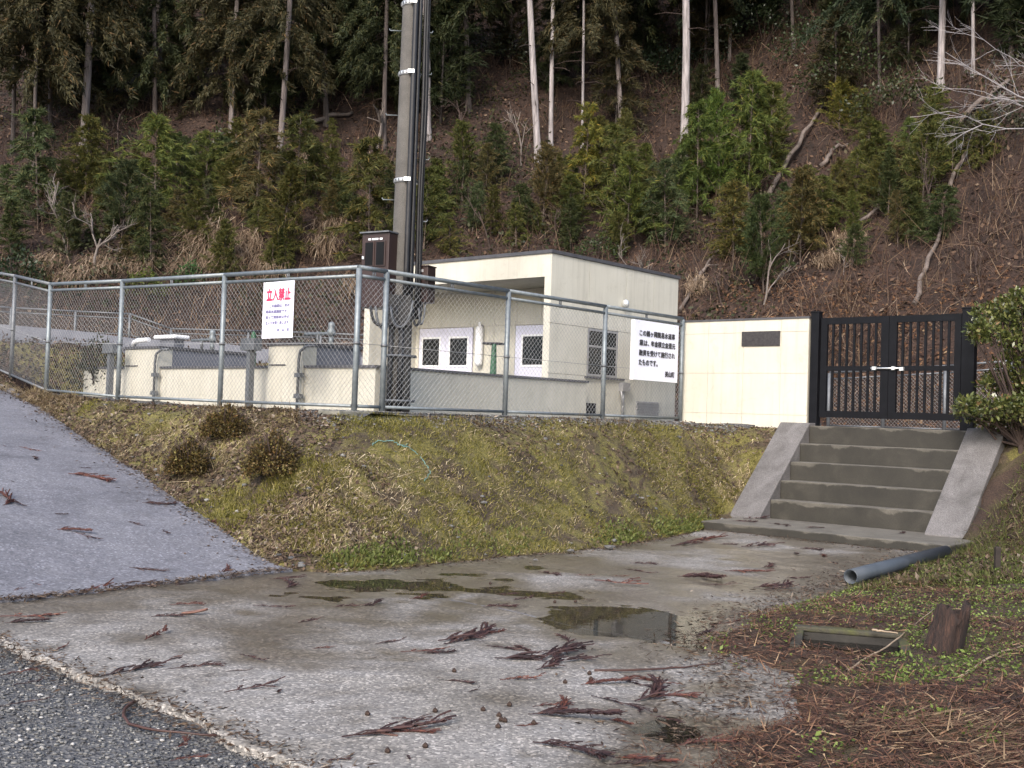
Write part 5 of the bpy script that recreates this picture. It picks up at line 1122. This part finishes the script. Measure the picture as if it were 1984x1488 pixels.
# broken stump
sp = at_z(1822, 1252, .10); sp[2] = float(verge_z(sp[0], sp[1])) - .02; m = MB(); gg = np.random.default_rng(4); nn = 26; rings = []
for zf in (-.05, .0, .05, .11, .17, .225, .25):
    rr = []
    for k in range(nn):
        th = 2 * math.pi * k / nn; r = (.098 - .10 * zf) * (1 + .16 * math.sin(th * 3 + 1) + .10 * math.sin(th * 7 + zf * 8) + .05 * math.sin(th * 11)); top_j = (.028 * math.sin(th * 2 + 1) + .022 * math.sin(th * 5) + gg.normal(0, .010)) if zf > .2 else 0
        rr.append(np.array([math.cos(th) * r + zf * .28, math.sin(th) * r * .9, zf + top_j]))
    rings.append(rr)
for rr_in, dz in ((.62, -.06), (.3, -.12)): rings.append([np.array([.07, 0, .25]) + (p - np.array([.07, 0, .25])) * np.array([rr_in, rr_in, 1]) + np.array([0, 0, dz]) for p in rings[6]])
vs_ = [p for rr in rings for p in rr]; m.add(vs_, [(i * nn + j, i * nn + (j + 1) % nn, (i + 1) * nn + (j + 1) % nn, (i + 1) * nn + j) for i in range(len(rings) - 1) for j in range(nn)], True)
def stump_mat():
    mm, nt, b, o = new_mat('rotten red wood'); co = objco(nt); mp = N(nt, 'ShaderNodeMapping'); mp.inputs['Scale'].default_value = (40, 40, 4); nt.links.new(co, mp.inputs[0])
    nt.links.new(ramp(nt, noise(nt, 1.2, 8, .7, mp.outputs[0]), [(.3, (.007, .0045, .004)), (.5, (.028, .014, .010)), (.66, (.07, .034, .022)), (.8, (.14, .105, .09))]), b.inputs['Base Color']); b.inputs['Roughness'].default_value = .8; bump(nt, b, noise(nt, 2, 8, .7, mp.outputs[0]), 1., .02); return mm
o = m.build('tree_stump', stump_mat()); o.location = [float(c) for c in sp]; tag(o, 'broken reddish brown tree stump beside the drain pit', 'stump')
# grey pipe
pa, pb_ = at_z(1648, 1118, .075), at_z(1832, 1072, .10); pa[2] = .078; pb_[2] = .115; d = unit(pb_ - pa); m = MB(); R1, R2 = .058, .050; n = 24
a1 = unit(np.cross(d, UPZ)); a2 = np.cross(a1, d); V4 = []
for P0, r in ((pa, R2), (pa, R1), (pb_, R1), (pb_, R2)): V4 += [P0 + r * (a1 * math.cos(t) + a2 * math.sin(t)) for t in np.linspace(0, 2 * math.pi, n, endpoint=False)]
m.add(V4, [(i * n + j, i * n + (j + 1) % n, ((i + 1) % 4) * n + (j + 1) % n, ((i + 1) % 4) * n + j) for i in range(4) for j in range(n)], True)
tag(m.build('plastic_pipe', PIPE, loc=(pa + pb_) / 2), 'length of blue grey plastic pipe lying at the edge of the apron', 'pipe')
# stake, sticks
sk = at_z(1933, 1058, .3); sk[2] = float(verge_z(sk[0], sk[1])); tag(MB().hexa([sk + np.array([x, y, z]) for z in (-.1, .20) for x, y in ((-.022, -.02), (.022, -.02), (.022, .02), (-.022, .02))]).build('wooden_stake', surf('dark wet wood', [(.3, (.015, .011, .01)), (.7, (.04, .03, .025))], 9, .8), loc=sk, bevel=.005), 'short dark wooden stake in the grass right of the stairs', 'stake')
DTW = surf('wet reddish twig', [(.3, (.03, .014, .012)), (.7, (.075, .036, .028))], 8, .5)
PTW = surf('pale stick', [(.3, (.2, .15, .1)), (.7, (.36, .28, .2))], 8, .8)
sticks = [([(1150, 1291), (1220, 1292), (1320, 1286), (1400, 1277)], .0055, DTW, 'long reddish stick lying across the wet apron'), ([(262, 1358), (235, 1378), (240, 1396), (275, 1412), (330, 1418), (420, 1423)], .0065, DTW, 'curved reddish twig on the gravel at lower left'),
          ([(1640, 1300), (1720, 1262), (1810, 1200)], .005, PTW, 'thin pale stick leaning across the drain pit to the stump'), ([(1860, 1340), (1930, 1295), (1990, 1288)], .006, PTW, 'pale branching stick at the right edge'), ([(1780, 1395), (1880, 1410), (1984, 1385)], .005, TWIGD, 'dark bent twig in the lower right straw'), ([(1838, 1385), (1850, 1430), (1870, 1480)], .006, TWIGD, 'dark twig standing out of the straw at lower right'), ([(1690, 1240), (1740, 1250)], .006, PTW, 'short stick in the drain pit rim')]
for pts, r, mt, lb in sticks:
    Q = []
    for x, y in pts:
        p = at_z(x, y, .03); p[2] = max(float(verge_z(p[0], p[1])), 0.) + .012 if p[0] > verge_edge(p[1]) - .1 else .012
        if x < 500: p = at_z(x, y, -.008)
        Q.append(p)
    Q = np.array(Q); tt = np.linspace(0, 1, len(Q)); t2 = np.linspace(0, 1, 14); Q2 = np.stack([np.interp(t2, tt, Q[:, k]) for k in range(3)], 1)
    for _ in range(2): Q2[1:-1] = (Q2[:-2] + 2 * Q2[1:-1] + Q2[2:]) / 4
    Q2 += g.normal(0, .004, Q2.shape) * np.array([1, 1, .3])
    tag(MB().tube(list(Q2), list(np.linspace(r * 1.2, r * .6, 14)), 6).build('stick', mt, loc=Q[0]), lb, 'stick')
# blue-green twine on the bank
def on_bank(x, y):
    B2 = BP.reshape(-1, 3); q = B2 - EYE; z = q @ FWD; px = 992 + FOC * (q @ RTV) / z; py = 744 - FOC * (q @ UPV) / z; k = np.argsort((px - x) ** 2 + (py - y) ** 2)[:4]
    return at_d(x, y, float(np.mean(B2[k, 1])) - .03)
TW = surf('blue green twine', [(.3, (.09, .19, .18)), (.7, (.15, .28, .26))], 20, .7)
for k, (pts, lb) in enumerate((([(762, 830), (772, 846), (775, 862), (795, 868), (815, 885), (828, 903), (833, 915), (822, 932)], 'tangled blue green twine trailing down the bank'), ([(720, 862), (732, 854), (755, 853), (776, 862), (790, 862)], 'loose end of blue green twine on the bank near the footing'))):
    Q = np.array([on_bank(*p) for p in pts]); t2 = np.linspace(0, len(Q) - 1, 30); Q2 = np.stack([np.interp(t2, np.arange(len(Q)), Q[:, i]) for i in range(3)], 1) + g.normal(0, .006, (30, 3))
    tag(MB().tube(list(Q2), .004, 5).build('twine', TW, loc=Q2[0]), lb, 'twine')

# ------------------------------------------------------------------ dead cedar sprigs, cones and leaves on apron and road
g = np.random.default_rng(91)
SPRM = leafmat('dead cedar sprig', [(0, (.016, .008, .008)), (.5, (.034, .016, .014)), (.9, (.06, .029, .023)), (1, (.11, .058, .038))], 0, .6, True)
def sprig_mesh(seed, dense=1.):
    g2 = np.random.default_rng(seed); T = []; k = 10; pts = [np.zeros(3)]; d = np.array([1., 0, 0]); c = g2.normal(0, .22)
    for i in range(k): d = unit(d + np.array([0, c * .35 + g2.normal(0, .09), g2.normal(0, .06)])); pts.append(pts[-1] + d * .1)
    pts = np.array(pts); pts[:, 2] = np.abs(pts[:, 2]) * .5 + .012
    def chain_(ps, w):
        for a_, b_ in zip(ps[:-1], ps[1:]):
            s = unit(np.cross(b_ - a_, UPZ)) * w; u_ = UPZ * w
            T.extend([np.stack([a_ - s, b_ - s, b_ + u_]), np.stack([a_ - s, b_ + u_, a_ + u_]), np.stack([a_ + s, a_ + u_, b_ + u_]), np.stack([a_ + s, b_ + u_, b_ + s])])
    chain_(pts, .012)
    for i in range(int(16 * dense)):
        j = int(g2.integers(1, k)); sd_ = g2.choice([-1, 1]); dd = unit(pts[j] - pts[j - 1]); q = unit(dd * .9 + np.cross(UPZ, dd) * sd_ * g2.uniform(.12, .5) + UPZ * g2.uniform(-.05, .25)); ln = g2.uniform(.12, .34)
        br = [pts[j] + q * ln * t + UPZ * .02 * math.sin(t * 3) for t in (0, .5, 1.)]; br = [np.array([p[0], p[1], max(p[2], .01)]) for p in br]; chain_(br, .013)
        for _ in range(5):
            b0 = br[0] + (br[2] - br[0]) * g2.uniform(.2, 1); e = unit(q + g2.normal(0, .5, 3) * np.array([1, 1, .4])); s = unit(np.cross(e, rnd_dirs(1, g2)[0])) * .007
            T.append(np.stack([b0 - s, b0 + s, b0 + e * .07]))
    A = np.array(T); A[..., 2] = np.maximum(A[..., 2], .002); me = soup_mesh('sprig', A); me.materials.append(SPRM); return me
SPR = [sprig_mesh(k, (.6, 1., 1.4, 2., .35, 1.1, 2.6, .9, 3.2, .2, 1.6)[k]) for k in range(11)]
asphalt_sprigs = [(37, 868, 83, 879), (60, 888, 86, 895), (132, 923, 235, 934), (0, 960, 57, 992), (5, 985, 50, 965), (102, 1000, 132, 1005), (110, 1032, 164, 1029), (145, 1036, 203, 1053), (247, 1016, 270, 1025), (314, 1032, 328, 1041), (275, 978, 339, 990), (402, 1015, 441, 1030), (250, 1094, 321, 1103), (425, 1108, 468, 1106), (55, 1115, 83, 1128), (0, 1142, 49, 1131), (155, 1152, 215, 1122), (212, 1136, 350, 1141), (230, 1128, 330, 1134), (152, 912, 170, 911), (4, 865, 14, 868), (20, 935, 30, 940), (155, 1148, 200, 1140)]
apron_sprigs = [(0, 1195, 134, 1194), (10, 1208, 90, 1200), (293, 1198, 352, 1192), (522, 1124, 586, 1122), (554, 1140, 607, 1131), (328, 1175, 383, 1170), (490, 1175, 565, 1180), (644, 1180, 700, 1180), (199, 1312, 340, 1294), (330, 1300, 409, 1286), (434, 1346, 550, 1323), (436, 1302, 487, 1300), (464, 1272, 515, 1286), (279, 1245, 319, 1226), (102, 1265, 136, 1252), (328, 1277, 356, 1272), (577, 1208, 625, 1203), (605, 1259, 646, 1258), (631, 1478, 672, 1468),
 (726, 1249, 786, 1242), (848, 1244, 1014, 1240), (860, 1250, 960, 1236), (926, 1228, 982, 1232), (776, 1263, 873, 1258), (943, 1251, 1053, 1269), (990, 1250, 1050, 1262), (958, 1279, 1176, 1283), (1050, 1285, 1170, 1283), (1039, 1300, 1141, 1290), (862, 1323, 929, 1325), (968, 1323, 1053, 1320), (1125, 1330, 1194, 1315), (1194, 1318, 1296, 1336), (1145, 1350, 1272, 1375), (1229, 1360, 1367, 1346), (1250, 1352, 1330, 1340), (1023, 1390, 1187, 1378), (1060, 1385, 1150, 1376), (1032, 1371, 1092, 1360), (1032, 1443, 1212, 1459), (1190, 1470, 1317, 1470), (662, 1432, 858, 1406), (720, 1425, 850, 1412), (758, 1399, 855, 1403), (785, 1466, 810, 1476), (995, 1410, 1049, 1413), (1316, 1443, 1400, 1424), (1042, 1108, 1095, 1113), (1113, 1115, 1155, 1115), (1185, 1117, 1220, 1117), (1152, 1129, 1265, 1142), (1220, 1092, 1265, 1092), (1210, 1103, 1270, 1113), (1312, 1119, 1400, 1122), (961, 1150, 1003, 1154), (993, 1165, 1030, 1161), (936, 1177, 995, 1173), (1060, 1150, 1092, 1148), (1129, 1160, 1154, 1162), (793, 1161, 846, 1156), (700, 1177, 755, 1175),
 (1395, 1056, 1427, 1056), (1436, 1062, 1515, 1062), (1550, 1064, 1600, 1067), (1475, 1102, 1531, 1099), (1340, 1116, 1420, 1122), (1369, 1134, 1436, 1133), (1460, 1141, 1566, 1146), (1480, 1147, 1540, 1140), (1524, 1120, 1570, 1125), (1609, 1090, 1632, 1094), (1587, 1076, 1616, 1083), (1536, 1074, 1561, 1078), (1404, 1108, 1492, 1112), (1489, 1175, 1549, 1172), (1610, 1118, 1650, 1125), (1380, 1210, 1440, 1200), (1350, 1230, 1390, 1222), (1300, 1060, 1370, 1052), (1330, 1050, 1400, 1044), (905, 1345, 930, 1338), (590, 1362, 615, 1368), (540, 1338, 558, 1345), (1210, 1310, 1290, 1330), (1100, 1250, 1130, 1240), (820, 1265, 880, 1272), (1180, 1395, 1240, 1402), (1260, 1385, 1330, 1395), (1180, 1485, 1280, 1478)]
def put_sprig(x0, y0, x1, y1, plane, i, label, group, lift=.0):
    a_ = at_road(x0, y0) if plane == 'road' else at_z(x0, y0, lift); b_ = at_road(x1, y1) if plane == 'road' else at_z(x1, y1, lift); d = b_ - a_; ln = float(np.linalg.norm(d))
    o = bpy.data.objects.new('cedar_sprig', SPR[(i * 5 + int(x0)) % 11]); COL.objects.link(o)
    ez = RNV if plane == 'road' else UPZ; ex = unit(d); ey = unit(np.cross(ez, ex)); wd_ = min(ln, .45) * g.uniform(.55, 1.15); o.color = (*(np.array([[1, 1, 1.1], [1.7, 1.25, 1.1], [.7, .7, .8], [1.9, 1.35, 1.1]][int(g.choice(4, p=[.4, .3, .2, .1]))])), 1)
    p = a_ + ez * .001
    if plane == 'road': p[2] = min(road_surf(*p[:2]), road_surf(*b_[:2]) + (a_[2] - b_[2])) + .001
    else: p[2] += max(WATER, float(apron_z(p[0], p[1]))) if plane == 'apron' else 0.
    o.matrix_world = Matrix(((*[float(v) for v in (ex[0] * ln, ey[0] * wd_, ez[0] * wd_ * 1.0)], float(p[0])), (*[float(v) for v in (ex[1] * ln, ey[1] * wd_, ez[1] * wd_ * 1.0)], float(p[1])), (*[float(v) for v in (ex[2] * ln, ey[2] * wd_, ez[2] * wd_ * 1.0)], float(p[2])), (0, 0, 0, 1)))
    ORG[o.name] = p; tag(o, label, 'cedar sprig', group)
for i, q in enumerate(asphalt_sprigs): put_sprig(*q, 'road', i, 'dead reddish cedar sprig lying on the sloping asphalt road', 'cedar sprigs on the asphalt road')
for i, q in enumerate(apron_sprigs): put_sprig(*q, 'apron', i + 3, 'dead reddish cedar sprig lying on the concrete apron', 'cedar sprigs on the concrete apron')
for i, q in enumerate([(0, 1369, 99, 1355), (0, 1310, 60, 1295), (330, 1475, 400, 1460), (340, 1450, 390, 1435), (20, 1330, 80, 1320)]): put_sprig(*q, 'gravel', i, 'dead cedar sprig lying on the gravel at lower left', 'cedar sprigs on the gravel', -.012)
for i, q in enumerate([(1490, 1014, 1540, 1020), (1440, 1006, 1490, 1004), (1560, 1022, 1600, 1024), (1740, 1034, 1770, 1034), (1420, 1010, 1470, 1012)]): put_sprig(*q, 'landing', i, 'dead cedar sprig lying on the landing slab of the stairs', 'cedar sprigs on the landing slab', .103)
CONE = surf('cedar cone', [(.3, (.02, .012, .01)), (.7, (.05, .03, .022))], 60, .8)
cm = bpy.data.meshes.new('cone'); V_, F_ = stone_mesh(12); 
import bmesh
bm = bmesh.new(); bmesh.ops.create_icosphere(bm, subdivisions=2, radius=.011)
for k, v in enumerate(bm.verts): v.co *= 1.12 if k % 2 else .88
bm.to_mesh(cm); bm.free(); cm.materials.append(CONE)
for x, y in ((967, 1387), (971, 1397), (978, 1399), (965, 1412), (843, 1379), (987, 1367), (824, 1447), (712, 1384), (1142, 1307), (1145, 1317), (936, 1376), (1270, 1376), (1034, 1405), (950, 1130), (1075, 1166), (1115, 1165), (880, 1300), (1095, 1322), (751, 1455)):
    p = at_z(x, y, .008); o = bpy.data.objects.new('cedar_cone', cm); COL.objects.link(o); p[2] = max(0, float(apron_z(p[0], p[1]))) + .009; o.location = [float(c) for c in p]; ORG[o.name] = p; tag(o, 'small round dark cedar cone on the concrete apron', 'cone', 'cedar cones on the apron')
# the orange leaf, and stones at the foot of the bank
p = at_z(377, 1192, .0); p[2] = -.006; d = unit(at_z(402, 1191, .012) - at_z(352, 1193, .012)); sd_ = np.cross(UPZ, d); vs_ = []
for t in np.linspace(0, 1, 9):
    w_ = .026 * math.sin(math.pi * t ** .8) + .003; c = p + d * (t - .5) * .15 + UPZ * (.012 + .02 * t * t)
    vs_ += [c - sd_ * w_ + UPZ * .012, c, c + sd_ * w_ + UPZ * .012]
m = MB(); m.add(vs_, [(3 * i + j, 3 * i + j + 1, 3 * i + j + 4, 3 * i + j + 3) for i in range(8) for j in range(2)], True); o = m.build('dry_leaf', surf('orange dry leaf', [(.3, (.2, .09, .06)), (.7, (.34, .2, .15))], 20, .6), loc=p); o.modifiers.new('s', 'SOLIDIFY').thickness = .002; tag(o, 'single orange dry leaf beside a sprig on the apron', 'leaf')
for x, y, s, lb in ((1180, 1063, .055, 'largest loose stone at the foot of the bank'), (1037, 1086, .02, 'small pale stone in the puddle edge below the bank'), (1105, 1068, .03, 'flat dark stone on the apron edge below the bank'), (937, 975, .03, 'bluish round stone on the mid bank'), (540, 1090, .03, 'pinkish stone at the corner of road and bank'), (520, 1070, .028, 'pale stone above the road corner')):
    p = on_bank(x, y) if y < 1000 else at_z(x, y, .01); V_, F_ = STN[int(x) % 4]; m = MB(); m.add(V_ * s * np.array([1.2, .9, .9]) + p + UPZ * s * .25, F_.tolist()); tag(m.build('loose_stone', STONE, loc=p), lb, 'stone')

# ------------------------------------------------------------------ debris along edges
g = np.random.default_rng(121)
def edge_scatter(n, pts, spread, zf, L0, L1, W0, W1):
    pts = np.array(pts); d = np.r_[0, np.cumsum(np.linalg.norm(np.diff(pts[:, :2], axis=0), axis=1))]; t = g.uniform(0, d[-1], n)
    P = np.stack([np.interp(t, d, pts[:, k]) for k in range(3)], 1); P[:, :2] += g.normal(0, spread, (n, 2)) * (.4 + np.abs(g.normal(0, .7, (n, 1)))); P[:, 2] = zf(P[:, 0], P[:, 1]) + g.uniform(.003, .014, n)
    D = unit(g.normal(0, 1, (n, 3)) * np.array([1, 1, .15])); return leaves(P, D, unit(UPZ + g.normal(0, .35, (n, 3))), g.uniform(L0, L1, n), g.uniform(W0, W1, n))
rsv = np.vectorize(road_surf)
A = [edge_scatter(2600, [at_road(x, y) for x, y, r in bot_px if r and x > -60], .13, rsv, .015, .06, .003, .012), edge_scatter(1500, [RA, RB], .05, lambda x, y: np.maximum(rsv(x, y), .005), .015, .07, .002, .007),
     edge_scatter(2200, [at_z(x, y, 0) for x, y, r in bot_px if not r], .09, lambda x, y: np.maximum(apron_z(x, y), WATER), .015, .05, .003, .010), edge_scatter(2600, [G0 - E1 * 1.5, G0, G1, G1 + E1 * 1.5], .07, lambda x, y: np.where((x - G0[0]) * E2[0] + (y - G0[1]) * E2[1] > 0, apron_z(x, y), -.014), .015, .06, .002, .007),
     edge_scatter(5000, [at_z(x, y, 0) for x, y in vpx], .16, lambda x, y: np.maximum(apron_z(x, y), verge_z(x, y)), .015, .07, .002, .007), edge_scatter(900, [F(1.75, 3.8), F(4.5, 3.8)], .12, lambda x, y: apron_z(x, y), .015, .05, .002, .008)]
soup('edge_debris', np.concatenate(A), BLF); tag(bpy.data.objects['edge_debris'], 'dark needles and leaf crumbs gathered along the paving edges', 'debris')
n = 2600; x = g.uniform(-4.2, 3.5, n); y = g.uniform(3.2, 13, n); k = ((x - G0[0]) * E2[0] + (y - G0[1]) * E2[1] > .1) & (x < verge_edge(y)); x, y = x[k], y[k]
k = (apron_z(x, y) > -.05) ; x, y = x[k], y[k]; n = len(x); P = np.stack([x, y, np.maximum(apron_z(x, y), WATER) + .003], 1); D = unit(g.normal(0, 1, (n, 3)) * np.array([1, 1, .05]))
soup('apron_crumbs', blades(P, D, np.tile(UPZ, (n, 1)), g.uniform(.01, .06, n), g.uniform(.001, .003, n)), SPRM); tag(bpy.data.objects['apron_crumbs'], 'tiny needles and crumbs strewn over the concrete apron', 'debris')
n = 9000; P = hill_pts(n, g, 3.5, 4.0, 13, -1.2); Nn = unit(hill_n(P) + g.normal(0, .4, (n, 3))); D = unit(np.cross(Nn, rnd_dirs(n, g)))
soup('orange_litter', leaves(P + Nn * .02, D, Nn, g.uniform(.04, .12, n), g.uniform(.012, .03, n)), leafmat('orange litter', [(0, (.03, .014, .008)), (.5, (.09, .042, .02)), (.9, (.15, .08, .04)), (1, (.24, .17, .1))], .1, .8)); tag(bpy.data.objects['orange_litter'], 'orange brown fallen needles at the hill foot behind the gate', 'leaf litter')
n = 9000; i_ = g.integers(0, 60, n); j_ = g.integers(0, 30, n); P = YS[i_, j_] + g.normal(0, .12, (n, 3)) * np.array([1, 1, .1]) + UPZ * .03; D = unit(g.normal(0, 1, (n, 3)))
soup('yard_litter', leaves(P, D, rnd_dirs(n, g), g.uniform(.04, .12, n), g.uniform(.01, .03, n)), LITT); tag(bpy.data.objects['yard_litter'], 'dark leaf litter on the slope behind the filter tanks', 'leaf litter')

def strips(name, P, D1, L, sag, w, mat):
    n = len(P); S = unit(np.cross(D1, rnd_dirs(n, g))) * w[:, None]; a1 = P + D1 * L[:, None] * .4; D2 = unit(D1 + np.array([0, -.2, -sag])); a2 = a1 + D2 * L[:, None] * .35; D3 = unit(D2 + np.array([0, -.25, -sag])); a3 = a2 + D3 * L[:, None] * .3
    e = S * .25
    return soup(name, np.concatenate([np.stack([P - S, P + S, a1 + S * .8, a1 - S * .8], 1), np.stack([a1 - S * .8, a1 + S * .8, a2 + S * .6, a2 - S * .6], 1), np.stack([a2 - S * .6, a2 + S * .6, a3 + e, a3 - e], 1)]), mat)
n = 9000; P = np.vstack([hill_pts(n, g, 13), hill_pts(6000, g, 9, 5, 13)]); P = P[fbm(P[:, 0] * .6 + 20, P[:, 1] * .6, 3) + g.uniform(-.2, .2, len(P)) > .08]; n = len(P); D1 = unit(g.normal(0, .55, (n, 3)) + np.array([-.1, -.3, .9]))
strips('bramble_stems', P, D1, g.uniform(.4, 1.5, n), .55, g.uniform(.003, .008, n), leafmat('bramble stems', [(0, (.04, .022, .018)), (.4, (.085, .05, .036)), (.8, (.14, .095, .065)), (1, (.25, .19, .14))], 0, .85)); tag(bpy.data.objects['bramble_stems'], 'arching leafless bramble stems over the hillside', 'brush')
P = verge_pts(16000, 8.5, 13.5, .3); n = len(P); Nn = unit(UPZ + g.normal(0, .5, (n, 3))); D = unit(np.cross(Nn, rnd_dirs(n, g)))
soup('slope_litter', leaves(P + UPZ * .02, D, Nn, g.uniform(.03, .08, n), g.uniform(.008, .02, n)), BLF); tag(bpy.data.objects['slope_litter'], 'brown fallen leaves on the slope right of the stairs', 'leaf litter')
